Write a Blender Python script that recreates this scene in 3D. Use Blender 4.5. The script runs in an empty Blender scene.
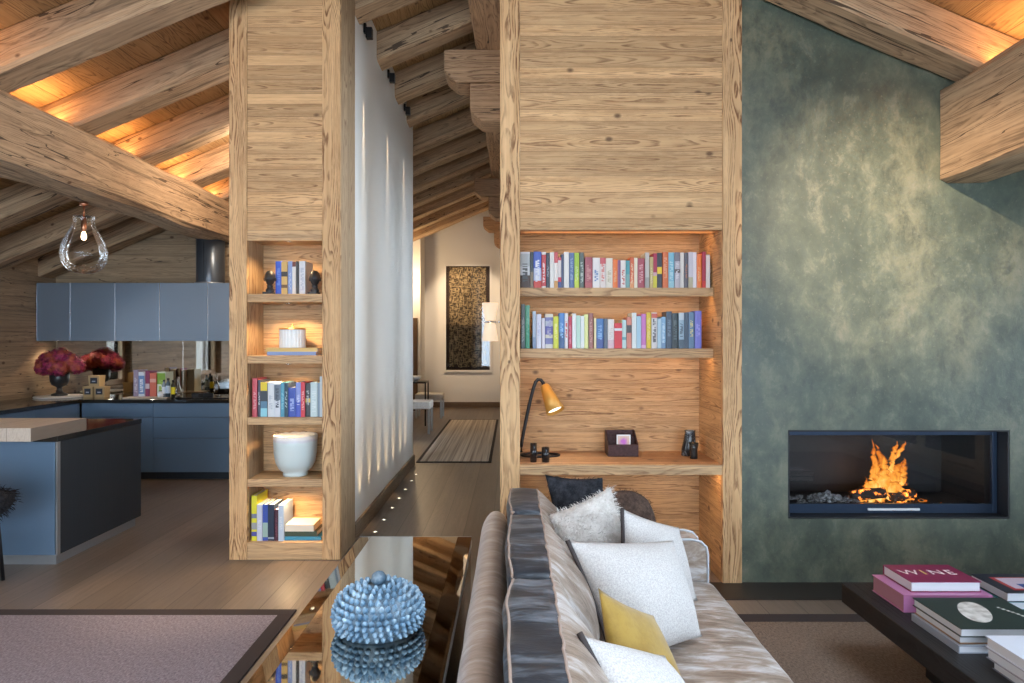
import bpy, bmesh, math, random
from mathutils import Vector, Matrix, noise
random.seed(7)
R = random.Random(11)
SC = bpy.context.scene
COL = SC.collection
PI = math.pi
F = 683.0
CAMZ = 1.6
def px2w(px, py, Y):
    return ((px - 512) / F * Y, Y, CAMZ - (py - 340) / F * Y)

# ------------------------------------------------------------------ colours
def lin(h):
    h = h.lstrip('#')
    out = []
    for i in (0, 2, 4):
        c = int(h[i:i+2], 16) / 255
        out.append(c / 12.92 if c <= .04045 else ((c + .055) / 1.055) ** 2.4)
    return (*out, 1)

# ------------------------------------------------------------------ node helpers
class NT:
    def __init__(s, name):
        s.m = bpy.data.materials.new(name); s.m.use_nodes = True
        s.t = s.m.node_tree; s.t.nodes.clear()
        s.out = s.t.nodes.new('ShaderNodeOutputMaterial')
    def n(s, typ, ins=None, **props):
        nd = s.t.nodes.new(typ)
        for k, v in props.items(): setattr(nd, k, v)
        for k, v in (ins or {}).items():
            sk = nd.inputs[k]
            if isinstance(v, bpy.types.NodeSocket): s.t.links.new(v, sk)
            else: sk.default_value = v
        return nd
    def math(s, op, a, b=None, c=None, clamp=False):
        nd = s.t.nodes.new('ShaderNodeMath'); nd.operation = op; nd.use_clamp = clamp
        for i, v in enumerate((a, b, c)):
            if v is None: continue
            if isinstance(v, bpy.types.NodeSocket): s.t.links.new(v, nd.inputs[i])
            else: nd.inputs[i].default_value = v
        return nd.outputs[0]
    def mix(s, fac, a, b, bt='MIX'):
        nd = s.t.nodes.new('ShaderNodeMix'); nd.data_type = 'RGBA'; nd.blend_type = bt
        for sk, v in ((nd.inputs[0], fac), (nd.inputs[6], a), (nd.inputs[7], b)):
            if isinstance(v, bpy.types.NodeSocket): s.t.links.new(v, sk)
            else: sk.default_value = v
        return nd.outputs[2]
    def ramp(s, fac, pts, interp='LINEAR'):
        nd = s.t.nodes.new('ShaderNodeValToRGB'); nd.color_ramp.interpolation = interp
        el = nd.color_ramp.elements
        while len(el) < len(pts): el.new(.5)
        for e, (p, c) in zip(el, pts):
            e.position = p; e.color = c if isinstance(c, tuple) else (c, c, c, 1)
        s.t.links.new(fac, nd.inputs[0])
        return nd.outputs[0]
    def noise(s, vec, scale=5, detail=3, rough=.5, dist=0):
        nd = s.n('ShaderNodeTexNoise', {'Vector': vec, 'Scale': scale, 'Detail': detail, 'Roughness': rough, 'Distortion': dist})
        return nd.outputs[0]
    def surf(s, sh): s.t.links.new(sh, s.out.inputs[0]); return s.m
    def pbr(s, **ins):
        b = s.n('ShaderNodeBsdfPrincipled')
        for k, v in ins.items():
            k = k.replace('_', ' ')
            sk = b.inputs[k]
            if isinstance(v, bpy.types.NodeSocket): s.t.links.new(v, sk)
            else: sk.default_value = v
        s.surf(b.outputs[0]); return s.m
    def bump(s, h, strength=.3, dist=.01):
        return s.n('ShaderNodeBump', {'Height': h, 'Strength': strength, 'Distance': dist}).outputs[0]
    def coord(s, rnd=True):
        c = s.n('ShaderNodeTexCoord').outputs['Object']
        if rnd:
            r = s.n('ShaderNodeObjectInfo').outputs['Random']
            r = s.math('MULTIPLY', r, 37.0)
            return s.n('ShaderNodeVectorMath', {0: c, 1: s.n('ShaderNodeCombineXYZ', {0: r, 1: r, 2: r}).outputs[0]}, operation='ADD').outputs[0], c
        return c, c

def rgb(*c): return (*c, 1)
MC = {}
def plain(name, col, rough=.5, metal=0, **kw):
    key = (name, str(col), rough, metal, str(kw))
    if key not in MC:
        c = lin(col) if isinstance(col, str) else rgb(*col)
        MC[key] = NT(name).pbr(Base_Color=c, Roughness=rough, Metallic=metal, **kw)
    return MC[key]

def wood(name, g='X', a='Z', pw=None, light=(.76, .50, .265), mid=(.54, .32, .15), dark=(.15, .058, .022), fig=1.0,
         knots=.06, crack=0.0, rough=.6, tone=.22, seam=.010, rnd=True, spec=.3, bump=.35, figscale=1.0, streak=0.0):
    t = NT(name)
    cv, raw = t.coord(rnd)
    sx = t.n('ShaderNodeSeparateXYZ', {0: cv}).outputs
    sr = t.n('ShaderNodeSeparateXYZ', {0: raw}).outputs
    idx = {'X': 0, 'Y': 1, 'Z': 2}
    d = [k for k in 'XYZ' if k not in (g, a)][0]
    G, A, D = sx[idx[g]], sx[idx[a]], sx[idx[d]]
    Ar = sr[idx[a]]
    seamf = None; pid = None
    if pw:
        w = t.math('SINE', t.math('MULTIPLY', Ar, 1.9 / pw))
        aw = t.math('ADD', t.math('DIVIDE', Ar, pw), t.math('MULTIPLY', w, .13))
        pid = t.math('FLOOR', aw)
        fr = t.math('FRACT', aw)
        e = t.math('MINIMUM', fr, t.math('SUBTRACT', 1.0, fr))
        seamf = t.math('GREATER_THAN', e, seam)
        rn = t.n('ShaderNodeTexWhiteNoise', {'W': pid}, noise_dimensions='1D').outputs[0]
        G = t.math('ADD', G, t.math('MULTIPLY', rn, 23.0))
        D = t.math('ADD', D, t.math('MULTIPLY', rn, 5.0))
    # fine streaks
    v1 = t.n('ShaderNodeCombineXYZ', {0: t.math('MULTIPLY', G, 1.4), 1: t.math('MULTIPLY', A, 34), 2: t.math('MULTIPLY', D, 34)}).outputs[0]
    n1 = t.noise(v1, 1.0, 5, .62)
    # cathedral figure = contour lines of a stretched noise
    v2 = t.n('ShaderNodeCombineXYZ', {0: t.math('MULTIPLY', G, .95 * figscale), 1: t.math('MULTIPLY', A, 6.5 * figscale), 2: t.math('MULTIPLY', D, 6.5 * figscale)}).outputs[0]
    n2 = t.noise(v2, 1.0, 2, .5, .1)
    frc = fr if pw else t.math('FRACT', t.math('DIVIDE', A, .17))
    par = t.math('POWER', t.math('SUBTRACT', frc, .5), 2.0)
    ng = t.noise(t.n('ShaderNodeCombineXYZ', {0: t.math('MULTIPLY', G, 1.1), 1: pid if pw else 0.0, 2: t.math('MULTIPLY', D, 3)}).outputs[0], 1.0, 2, .5)
    tot = t.math('ADD', t.math('MULTIPLY', ng, 7.0), t.math('ADD', t.math('MULTIPLY', par, 13.0), t.math('MULTIPLY', n2, 9.0)))
    rings = t.math('FRACT', t.math('MULTIPLY', tot, 1.35))
    rl = t.ramp(rings, [(0, 0.0), (.45, .10), (.80, 1.0), (.93, .85), (1.0, 0.0)])
    brk = t.noise(t.n('ShaderNodeCombineXYZ', {0: t.math('MULTIPLY', G, 9), 1: t.math('MULTIPLY', A, 60), 2: t.math('MULTIPLY', D, 60)}).outputs[0], 1.0, 3, .7)
    rl = t.math('MULTIPLY', rl, t.ramp(brk, [(.38, .15), (.56, 1.0)]))
    v3 = t.n('ShaderNodeCombineXYZ', {0: t.math('MULTIPLY', G, 1.1), 1: t.math('MULTIPLY', A, 4), 2: t.math('MULTIPLY', D, 4)}).outputs[0]
    n3 = t.noise(v3, 1.0, 2)
    rmask = t.ramp(n3, [(.36, .35), (.52, 1.0)])
    figv = t.math('MULTIPLY', t.math('MULTIPLY', rl, rmask), fig)
    c = t.mix(t.ramp(n1, [(.3, 0.0), (.7, 1.0)]), rgb(*light), rgb(*mid))
    c = t.mix(t.math('MULTIPLY', figv, .82, clamp=True), c, rgb(*dark))
    n4 = t.noise(cv, 1.3, 3)
    c = t.mix(t.math('MULTIPLY', t.ramp(n4, [(.35, 0.0), (.7, 1.0)]), .35), c, rgb(mid[0] * .8, mid[1] * .8, mid[2] * .85))
    if streak:
        vs_ = t.n('ShaderNodeCombineXYZ', {0: t.math('MULTIPLY', G, .8), 1: t.math('MULTIPLY', A, 22), 2: t.math('MULTIPLY', D, 22)}).outputs[0]
        ns_ = t.noise(vs_, 1.0, 4, .65)
        c = t.mix(t.math('MULTIPLY', t.ramp(ns_, [(.52, 0.0), (.66, 1.0)]), streak), c, rgb(dark[0], dark[1], dark[2]))
    if pw:
        r2 = t.n('ShaderNodeTexWhiteNoise', {'W': t.math('ADD', pid, 51.3)}, noise_dimensions='1D').outputs[0]
        k = t.math('ADD', t.math('MULTIPLY', r2, tone), 1 - tone * .6)
        c = t.mix(1.0, c, t.n('ShaderNodeCombineXYZ', {0: k, 1: k, 2: k}).outputs[0], 'MULTIPLY')
    if knots:
        vk = t.n('ShaderNodeCombineXYZ', {0: t.math('MULTIPLY', G, 4.2), 1: t.math('MULTIPLY', A, 6.2), 2: t.math('MULTIPLY', D, 6.2)}).outputs[0]
        vo = t.n('ShaderNodeTexVoronoi', {'Vector': vk, 'Scale': 1.0, 'Randomness': 1.0}, feature='F1').outputs
        rc = t.n('ShaderNodeSeparateColor', {0: vo['Color']}).outputs[0]
        kk = t.math('MULTIPLY', t.ramp(vo['Distance'], [(knots * 1.1, 1.0), (knots * 2.3, 0.0)]), t.math('GREATER_THAN', rc, .25))
        c = t.mix(t.math('MULTIPLY', kk, .82), c, rgb(.10, .05, .028))
    h = t.math('ADD', t.math('MULTIPLY', n1, .5), t.math('MULTIPLY', figv, -.35))
    if crack:
        v5 = t.n('ShaderNodeCombineXYZ', {0: t.math('MULTIPLY', G, .38), 1: t.math('MULTIPLY', A, 7.5), 2: t.math('MULTIPLY', D, 7.5)}).outputs[0]
        n5 = t.noise(v5, 1.0, 3, .5, 0)
        v6 = t.noise(v3, .7, 2)
        cr = t.math('LESS_THAN', t.math('ABSOLUTE', t.math('SUBTRACT', n5, .5)), t.math('MULTIPLY', t.ramp(v6, [(.42, 0.0), (.62, 1.0)]), crack))
        c = t.mix(t.math('MULTIPLY', cr, .85), c, rgb(.045, .028, .018))
        h = t.math('SUBTRACT', h, t.math('MULTIPLY', cr, 1.4))
    if pw:
        c = t.mix(t.math('MULTIPLY', t.math('SUBTRACT', 1.0, seamf), .8), c, rgb(dark[0] * .45, dark[1] * .45, dark[2] * .45))
        h = t.math('ADD', h, t.math('MULTIPLY', seamf, .8))
    return t.pbr(Base_Color=c, Roughness=rough, Specular_IOR_Level=spec, Normal=t.bump(h, bump, .006))

# ------------------------------------------------------------------ materials
W_H = wood('larch_horizontal_planks', 'X', 'Z', .092, tone=.34)
W_HS = wood('larch_side_planks', 'Y', 'Z', .092, tone=.34)
W_V = wood('larch_upright', 'Z', 'X', None, knots=.03, fig=1.5)
W_X = wood('larch_shelf', 'X', 'Z', None, knots=.03, fig=.9, mid=(.40, .26, .145))
W_DESK = wood('larch_desk_top', 'X', 'Y', .09, light=(.60, .37, .21), mid=(.45, .25, .13), seam=.02)
BEAMC = dict(light=(.62, .43, .265), mid=(.39, .255, .15), dark=(.12, .075, .045))
W_BEAM = wood('old_beam', 'X', 'Z', None, crack=.009, knots=.05, rough=.75, bump=.6, figscale=.7, streak=.7, fig=.8, **BEAMC)
W_CORB = wood('bracket_wood', 'X', 'Z', None, crack=.005, knots=.04, rough=.7, bump=.5, streak=.4, light=(.60, .38, .22), mid=(.42, .25, .14), dark=(.14, .07, .04))
W_CEIL = wood('ceiling_planks', 'Y', 'X', .24, light=(.52, .34, .17), mid=(.37, .22, .10), dark=(.15, .08, .035), rough=.65)
W_KIT = wood('grey_weathered_planks', 'X', 'Z', .14, light=(.54, .385, .24), mid=(.36, .245, .145), dark=(.13, .09, .06), crack=.003, streak=.5, fig=.7, rnd=False)
W_KITY = wood('grey_weathered_side_planks', 'Y', 'Z', .14, light=(.52, .375, .24), mid=(.34, .235, .145), dark=(.12, .085, .06), crack=.003, streak=.5, fig=.7, rnd=False)
W_FLOOR = wood('floor_boards', 'Y', 'X', .19, light=(.215, .168, .135), mid=(.15, .116, .092), dark=(.095, .068, .052), rough=.36, knots=0, fig=.5, seam=.012, tone=.35, rnd=False, spec=.5, bump=.08)
W_BASE = wood('baseboard_wood', 'Y', 'Z', None, light=(.30, .21, .14), mid=(.20, .14, .09), dark=(.1, .06, .04), knots=0)
W_BASEX = wood('baseboard_wood_across', 'X', 'Z', None, light=(.22, .15, .10), mid=(.15, .10, .065), dark=(.1, .06, .04), knots=0)
W_TABLE = wood('coffee_table_wood', 'Y', 'X', .16, light=(.024, .022, .023), mid=(.014, .013, .014), dark=(.008, .007, .007), rough=.5, knots=0, rnd=False)
W_BAR = wood('pale_oak_bar', 'Y', 'X', .2, light=(.66, .56, .46), mid=(.54, .44, .36), dark=(.34, .26, .2), knots=0, rough=.45, fig=.5)

def mk_green():
    t = NT('green_stucco')
    c, _ = t.coord(False)
    cs = t.n('ShaderNodeMapping', {'Vector': c, 'Scale': (1.25, 1, .9)}).outputs[0]
    n1 = t.noise(cs, 1.0, 5, .6, .15); n2 = t.noise(cs, 6.5, 7, .72, .25); n3 = t.noise(c, 38, 5, .75, .2)
    base = t.ramp(n1, [(.32, rgb(.052, .070, .055)), (.5, rgb(.088, .108, .080)), (.68, rgb(.17, .172, .115))])
    base = t.mix(t.ramp(n2, [(.36, .75), (.54, 0.0)]), base, rgb(.052, .066, .056))
    base = t.mix(t.ramp(n2, [(.54, 0.0), (.70, .6)]), base, rgb(.20, .195, .145))
    base = t.mix(t.ramp(n3, [(.58, 0.0), (.70, .45)]), base, rgb(.22, .215, .165))
    base = t.mix(t.ramp(n3, [(.30, .5), (.42, 0.0)]), base, rgb(.055, .068, .06))
    r = t.ramp(n2, [(.3, .30), (.7, .50)])
    h = t.math('ADD', n2, t.math('MULTIPLY', n3, .4))
    return t.pbr(Base_Color=base, Roughness=r, Specular_IOR_Level=.6, Normal=t.bump(h, .25, .01))
M_GREEN = mk_green()
def mk_plaster():
    t = NT('white_plaster'); c, _ = t.coord(False)
    n = t.noise(c, 30, 3)
    return t.pbr(Base_Color=rgb(.80, .78, .75), Roughness=.7, Normal=t.bump(n, .06, .004))
M_WHITE = mk_plaster()
def mk_blue(name, col, rough=.34, metal=.55):
    t = NT(name); c, _ = t.coord(True)
    s = t.n('ShaderNodeSeparateXYZ', {0: c}).outputs
    v = t.n('ShaderNodeCombineXYZ', {0: t.math('MULTIPLY', s[0], 90), 1: t.math('MULTIPLY', s[1], 90), 2: t.math('MULTIPLY', s[2], 1.5)}).outputs[0]
    n = t.noise(v, 1, 3)
    r = t.math('ADD', t.math('MULTIPLY', n, .12), rough - .06)
    return t.pbr(Base_Color=rgb(*col), Roughness=r, Metallic=metal, Normal=t.bump(n, .04, .002))
M_BLUE = mk_blue('blue_anodised_front', (.17, .26, .38))
M_BLUEU = mk_blue('grey_blue_wall_front', (.25, .31, .39))
M_FLUE = mk_blue('flue_metal', (.10, .12, .15), .3, .7)
M_BLUED = mk_blue('dark_graphite_panel', (.022, .028, .036), .5, .0)
M_STEEL = plain('brushed_steel', (.50, .52, .55), .32, .8)
M_COUNTER = plain('polished_black_stone', (.02, .018, .016), .08, 0)
M_MIRROR = plain('bronze_mirror', (.62, .56, .48), .03, 1.0)
M_TMIRROR = plain('smoked_mirror', (.62, .59, .53), .025, 1.0)
M_TMIRROR2 = plain('dark_bevelled_mirror', (.34, .30, .25), .03, 1.0)
M_BLACK = plain('black_metal', (.015, .015, .017), .38, .3)
M_BLACKG = plain('black_gloss', (.012, .012, .014), .12)
M_CHROME = plain('chrome', (.8, .8, .82), .15, 1.0)

def mk_glass(name='clear_pane', refl=1.0, tint=(1, 1, 1)):
    t = NT(name)
    f = t.n('ShaderNodeFresnel', {'IOR': 1.5}).outputs[0]
    tr = t.n('ShaderNodeBsdfTransparent', {'Color': rgb(*tint)}).outputs[0]
    gl = t.n('ShaderNodeBsdfGlossy', {'Color': rgb(1, 1, 1), 'Roughness': .02}).outputs[0]
    mx = t.n('ShaderNodeMixShader', {0: t.math('MULTIPLY', f, refl, clamp=True), 1: tr, 2: gl}).outputs[0]
    return t.surf(mx)
M_PANE = mk_glass()
M_BULBG = mk_glass('blown_glass', .75, (.985, .975, .96))

def mk_rug(name, c1, c2, g=200):
    t = NT(name); c, _ = t.coord(False)
    s = t.n('ShaderNodeSeparateXYZ', {0: c}).outputs
    v = t.n('ShaderNodeCombineXYZ', {0: t.math('MULTIPLY', s[0], 60), 1: t.math('MULTIPLY', s[1], 160), 2: 0.0}).outputs[0]
    v2 = t.n('ShaderNodeCombineXYZ', {0: t.math('MULTIPLY', s[0], 160), 1: t.math('MULTIPLY', s[1], 40), 2: 4.0}).outputs[0]
    n = t.math('MULTIPLY', t.math('ADD', t.noise(v, 1, 2, .7), t.noise(v2, 1, 2, .7)), .5)
    col = t.ramp(n, [(.38, rgb(*c1)), (.62, rgb(*c2))])
    return t.pbr(Base_Color=col, Roughness=.95, Specular_IOR_Level=.1, Normal=t.bump(n, .7, .006))
M_RUG = mk_rug('sisal_grey_mauve', (.13, .108, .13), (.30, .262, .292))
M_RUG2 = mk_rug('sisal_brown', (.115, .083, .064), (.25, .185, .145))
M_RUGB = plain('rug_border', (.028, .018, .018), .9)
def mk_runner():
    t = NT('striped_runner'); c, _ = t.coord(False)
    s = t.n('ShaderNodeSeparateXYZ', {0: c}).outputs
    v = t.n('ShaderNodeCombineXYZ', {0: t.math('MULTIPLY', s[0], 22), 1: t.math('MULTIPLY', s[1], .15), 2: 0.0}).outputs[0]
    n = t.noise(v, 1, 3, .7)
    return t.pbr(Base_Color=t.ramp(n, [(.35, rgb(.30, .24, .19)), (.5, rgb(.62, .55, .46)), (.65, rgb(.80, .74, .64))]), Roughness=.9)
M_RUNNER = mk_runner()

def mk_velvet(name, a, b, c2, sc=1.0, sheen=.25, bs=.22):
    t = NT(name); c, _ = t.coord(True)
    s = t.n('ShaderNodeSeparateXYZ', {0: c}).outputs
    v = t.n('ShaderNodeCombineXYZ', {0: t.math('MULTIPLY', s[0], 6 * sc), 1: t.math('MULTIPLY', t.math('ADD', s[1], t.math('MULTIPLY', s[2], .45)), 24 * sc), 2: t.math('MULTIPLY', s[2], 7 * sc)}).outputs[0]
    n = t.noise(v, 1, 5, .66, .45)
    m = t.noise(c, 3.2, 2)
    q = t.math('ADD', t.math('MULTIPLY', n, .72), t.math('MULTIPLY', m, .28))
    col = t.ramp(q, [(.38, rgb(*a)), (.50, rgb(*b)), (.66, rgb(*c2))])  # pale end paints the pile's silvery sheen streaks into the base colour
    fine = t.noise(c, 220, 2)
    h = t.math('ADD', n, t.math('MULTIPLY', fine, .06))
    return t.pbr(Base_Color=col, Roughness=.42, Specular_IOR_Level=.5, Sheen_Weight=sheen, Sheen_Roughness=.35, Normal=t.bump(h, bs, .02))
M_VEL = mk_velvet('taupe_crushed_velvet', (.15, .10, .07), (.27, .205, .16), (.55, .53, .54))
M_VELB = mk_velvet('taupe_velvet_roll', (.19, .13, .095), (.28, .20, .155), (.42, .36, .33), .8)
M_VELD = mk_velvet('slate_velvet_gusset', (.009, .012, .018), (.022, .028, .038), (.15, .175, .21), .9, .03, .15)
M_PIPE = plain('tan_piping', (.32, .24, .20), .7)
def mk_fab(name, c1, c2, scale=90, st=.5, sheen=0.0, rough=.9):
    t = NT(name); c, _ = t.coord(True)
    n = t.noise(c, scale, 4, .75)
    return t.pbr(Base_Color=t.ramp(n, [(.38, rgb(*c1)), (.62, rgb(*c2))]), Roughness=rough, Specular_IOR_Level=.2, Sheen_Weight=sheen, Normal=t.bump(n, st, .008))
M_TWEED = mk_fab('pale_boucle_tweed', (.38, .355, .35), (.56, .535, .515), 190, .35)
M_MUST = mk_fab('mustard_velvet', (.25, .15, .025), (.32, .20, .035), 12, .2, .3, .6)
M_FURW = mk_fab('white_fur', (.50, .46, .43), (.72, .69, .66), 14, .2)
M_FURB = mk_fab('black_fur', (.008, .009, .012), (.03, .03, .036), 30, .3)
M_FURBR = mk_fab('brown_fur', (.035, .022, .018), (.09, .055, .04), 30, .3)
M_TRIM = plain('dark_brown_trim', (.035, .026, .026), .8)
M_PAGES = plain('page_edges', (.78, .74, .66), .8)
M_PAGESB = plain('page_edges_cool', (.62, .63, .67), .8)
M_URCH = None
def mk_urchin(k=1.0):
    t = NT('blue_grey_glaze'); c, _ = t.coord(False)
    n = t.noise(c, 26, 4, .6)
    col = t.ramp(n, [(.34, rgb(.07 * k, .14 * k, .22 * k)), (.5, rgb(.15 * k, .25 * k, .35 * k)), (.68, rgb(.36 * k, .47 * k, .56 * k))])
    return t.pbr(Base_Color=col, Roughness=.5, Normal=t.bump(n, .2, .004))
M_URCH = mk_urchin(.55); M_URCHT = mk_urchin(1.25)
def mk_emit(name, col, s):
    t = NT(name)
    return t.surf(t.n('ShaderNodeEmission', {'Color': rgb(*col), 'Strength': s}).outputs[0])
M_LED = mk_emit('warm_led', (1, .62, .28), 12)
M_SPOT = mk_emit('warm_white_led', (1, .85, .62), 10)

# ------------------------------------------------------------------ mesh helpers
def box(bm, x0, x1, y0, y1, z0, z1, mi=0, skip=()):
    v = [bm.verts.new(p) for p in ((x0, y0, z0), (x1, y0, z0), (x1, y1, z0), (x0, y1, z0), (x0, y0, z1), (x1, y0, z1), (x1, y1, z1), (x0, y1, z1))]
    fs = []
    for f in ((0, 3, 2, 1), (4, 5, 6, 7), (0, 1, 5, 4), (1, 2, 6, 5), (2, 3, 7, 6), (3, 0, 4, 7)):
        q = bm.faces.new([v[i] for i in f]); q.material_index = mi; fs.append(q)
    return fs
def prism_xz(bm, pts, y0, y1):
    a = [bm.verts.new((x, y0, z)) for x, z in pts]; b = [bm.verts.new((x, y1, z)) for x, z in pts]
    bm.faces.new(a); bm.faces.new(b[::-1])
    for i in range(len(pts)):
        j = (i + 1) % len(pts); bm.faces.new((a[j], a[i], b[i], b[j]))
def lathe(bm, prof, c=(0, 0, 0), seg=32, mat=None, axis=None, smooth=True, wob=0):
    M = Matrix.Translation(c)
    if axis is not None:
        M = M @ Vector((0, 0, 1)).rotation_difference(Vector(axis)).to_matrix().to_4x4()
    rows = []
    for r, z in prof:
        if r < 1e-6: rows.append([bm.verts.new(M @ Vector((0, 0, z)))])
        else: rows.append([bm.verts.new(M @ Vector((r * math.cos(2 * PI * i / seg), r * math.sin(2 * PI * i / seg), z))) for i in range(seg)])
    for p, q in zip(rows, rows[1:]):
        for i in range(seg):
            j = (i + 1) % seg
            if len(p) == 1 and len(q) == 1: continue
            if len(p) == 1: f = bm.faces.new((p[0], q[j], q[i]))
            elif len(q) == 1: f = bm.faces.new((p[i], p[j], q[0]))
            else: f = bm.faces.new((p[i], p[j], q[j], q[i]))
            f.smooth = smooth
def cyl(bm, a, b, r, seg=16, r2=None, smooth=True):
    a, b = Vector(a), Vector(b); L = (b - a).length; r2 = r if r2 is None else r2
    lathe(bm, [(0, 0), (r, 0), (r2, L), (0, L)], a, seg, axis=(b - a).normalized(), smooth=smooth)
def tube(bm, pts, r, seg=8, closed=False):
    pts = [Vector(p) for p in pts]; n = len(pts); rows = []
    up = Vector((0, 0, 1))
    for i, p in enumerate(pts):
        if closed: d = pts[(i + 1) % n] - pts[i - 1]
        else: d = pts[min(i + 1, n - 1)] - pts[max(i - 1, 0)]
        d.normalize()
        u = d.cross(up)
        if u.length < .05: u = d.cross(Vector((1, 0, 0)))
        u.normalize(); w = u.cross(d)
        rr = r[i] if isinstance(r, (list, tuple)) else r
        rows.append([bm.verts.new(p + rr * (math.cos(2 * PI * k / seg) * u + math.sin(2 * PI * k / seg) * w)) for k in range(seg)])
    for i in range(n if closed else n - 1):
        p, q = rows[i], rows[(i + 1) % n]
        for k in range(seg):
            f = bm.faces.new((p[k], p[(k + 1) % seg], q[(k + 1) % seg], q[k])); f.smooth = True
    if not closed:
        bm.faces.new(rows[0][::-1]); bm.faces.new(rows[-1])
def obj(name, bm, mats, parent=None, bevel=0, seg=2, smooth=False, world=True, loc=None, rot=None, sub=0, recalc=True):
    if recalc: bmesh.ops.recalc_face_normals(bm, faces=bm.faces)
    if parent is not None and world:
        off = Vector((0, 0, 0)); p = parent
        while p is not None: off += p.location; p = p.parent
        bmesh.ops.translate(bm, verts=bm.verts, vec=-off)
    if smooth:
        for f in bm.faces: f.smooth = True
    me = bpy.data.meshes.new(name); bm.to_mesh(me); bm.free()
    o = bpy.data.objects.new(name, me); COL.objects.link(o)
    for m in (mats if isinstance(mats, (list, tuple)) else [mats]): me.materials.append(m)
    if parent is not None: o.parent = parent
    if loc is not None: o.location = loc
    if rot is not None: o.rotation_euler = rot
    if bevel:
        b = o.modifiers.new('bevel', 'BEVEL'); b.width = bevel; b.segments = seg; b.limit_method = 'ANGLE'; b.angle_limit = .6
    if sub:
        s = o.modifiers.new('sub', 'SUBSURF'); s.levels = sub; s.render_levels = sub
    return o
def NB(): return bmesh.new()
def bx(*a):
    bm = NB(); box(bm, *a); return bm
def tag(o, label=None, cat=None, group=None, kind=None):
    if label: o['label'] = label
    if cat: o['category'] = cat
    if group: o['group'] = group
    if kind: o['kind'] = kind
    return o
def thing(name, label, cat, loc=(0, 0, 0), group=None, rz=0):
    o = bpy.data.objects.new(name, None); o.empty_display_size = .05; COL.objects.link(o)
    o.location = loc; o.rotation_euler = (0, 0, rz)
    return tag(o, label, cat, group)
def struct(name, bm, m, **k):
    return tag(obj(name, bm, m, **k), kind='structure')

# ------------------------------------------------------------------ room constants
XL, XR, XRG = -5.71, 5.17, -.272
YB, YK, YF = -5.0, 8.55, 16.3
def zl(x): return 4.763 + .42 * x
def zr(x): return 4.532 - .43 * x
RH = .27
def ztop(x): return (zl(x) if x < XRG else zr(x)) + RH

# floor
struct('floor', bx(XL - .2, XR + .2, YB - .2, YF + .4, -.12, 0), W_FLOOR)
M_HF = plain('hall_floor', (.16, .135, .115), .42)
struct('trim_hearth', bx(1.0, 4.9, 4.20, 4.50, 0, .004), plain('dark_stone', (.022, .017, .015), .45))
# ceilings: boards laid along Y on a slope
aL = math.atan(.42); aR = math.atan(.43)
LL = (XRG - XL + .6) / math.cos(aL); 
bm = bx(-LL, 0.0, YB - .2, YF + .3, 0, .08)
struct('ceiling_left', bm, W_CEIL, loc=(XRG, 0, ztop(XRG)), rot=(0, -aL, 0))
LR = (XR - XRG + .6) / math.cos(aR)
ADDED_SKYLIGHTS = [(-4.6, -2.6), (-2.2, -.2), (.2, 2.6)]  # unseen skylights added to throw daylight on the left beams
bm = NB(); sx0, sx1 = 1.0, 3.3
box(bm, 0, sx0, YB - .2, 5.3, 0, .08); box(bm, sx1, LR, YB - .2, 5.3, 0, .08); y_ = YB - .2
for (a_, b_) in ADDED_SKYLIGHTS: box(bm, sx0, sx1, y_, a_, 0, .08); y_ = b_
box(bm, sx0, sx1, y_, 5.3, 0, .08)
struct('ceiling_right', bm, W_CEIL, loc=(XRG, 0, ztop(XRG)), rot=(0, aR, 0))
bm = bx(0, 1.2, 5.3, YF + .3, 0, .08)
struct('ceiling_hall', bm, W_CEIL, loc=(XRG, 0, ztop(XRG)), rot=(0, aR, 0))

def gable(name, x0, x1, y0, y1, m, z0=0, holes=()):
    xs = [x0] + ([XRG] if x0 < XRG < x1 else []) + [x1]
    pts = [(x0, z0), (x1, z0)] + [(x, ztop(x) + .03) for x in reversed(xs)]
    bm = NB(); prism_xz(bm, pts, y0, y1)
    return struct(name, bm, m)
gable('wall_kitchen', XL, -1.42, YK, 8.76, W_KIT)
gable('wall_fireplace', 1.5, XR, 4.52, 4.54, M_GREEN)     # replaced below by pieces round the firebox
bpy.data.objects.remove(bpy.data.objects['wall_fireplace'])
# fireplace wall as one mesh with an opening
FX0, FX1, FZ0, FZ1 = 1.818, 3.281, .421, 1.007
def wall_hole(name, x0, x1, y0, y1, hx0, hx1, hz0, hz1, m):
    bm = NB()
    def col(a, b, z0, zt): 
        prism_xz(bm, [(a, z0), (b, z0), (b, zt if zt else ztop(b) + .03), (a, zt if zt else ztop(a) + .03)], y0, y1)
    col(x0, hx0, 0, None); col(hx1, x1, 0, None); col(hx0, hx1, 0, hz0); col(hx0, hx1, hz1, None)
    return struct(name, bm, m)
wall_hole('wall_fireplace', 1.512, XR, 4.50, 4.9, FX0, FX1, FZ0, FZ1, M_GREEN)

# hall walls
struct('wall_hall', bx(-1.42, -1.27, 5.44, 8.76, 0, zl(-1.3) + RH + .02), M_WHITE)
struct('baseboard_hall', bx(-1.268, -1.245, 5.44, 8.76, 0, .13), W_BASE)
gable('wall_far', -3.4, .6, YF, YF + .2, M_WHITE)
struct('baseboard_far', bx(-2.08, -.08, YF - .03, YF - .001, 0, .12), W_BASEX)
gable('wall_niche', -3.4, -2.08, 15.5, 16.29, M_WHITE)
struct('wall_lobby', bx(-3.5, -3.4, 8.76, YF + .2, 0, zl(-3.4) + RH + .03), M_WHITE)
HW0, HW1, HZ0, HZ1 = 9.9, 11.6, .75, 2.3
WINH = [(5.22, 5.90, .9, 3.6), (6.7, 7.05, .9, 3.3), (8.1, 8.5, .9, 3.3), (HW0, HW1, HZ0, HZ1)]  # all but the last are hidden openings added to light the white wall
ht = 4.85
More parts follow.
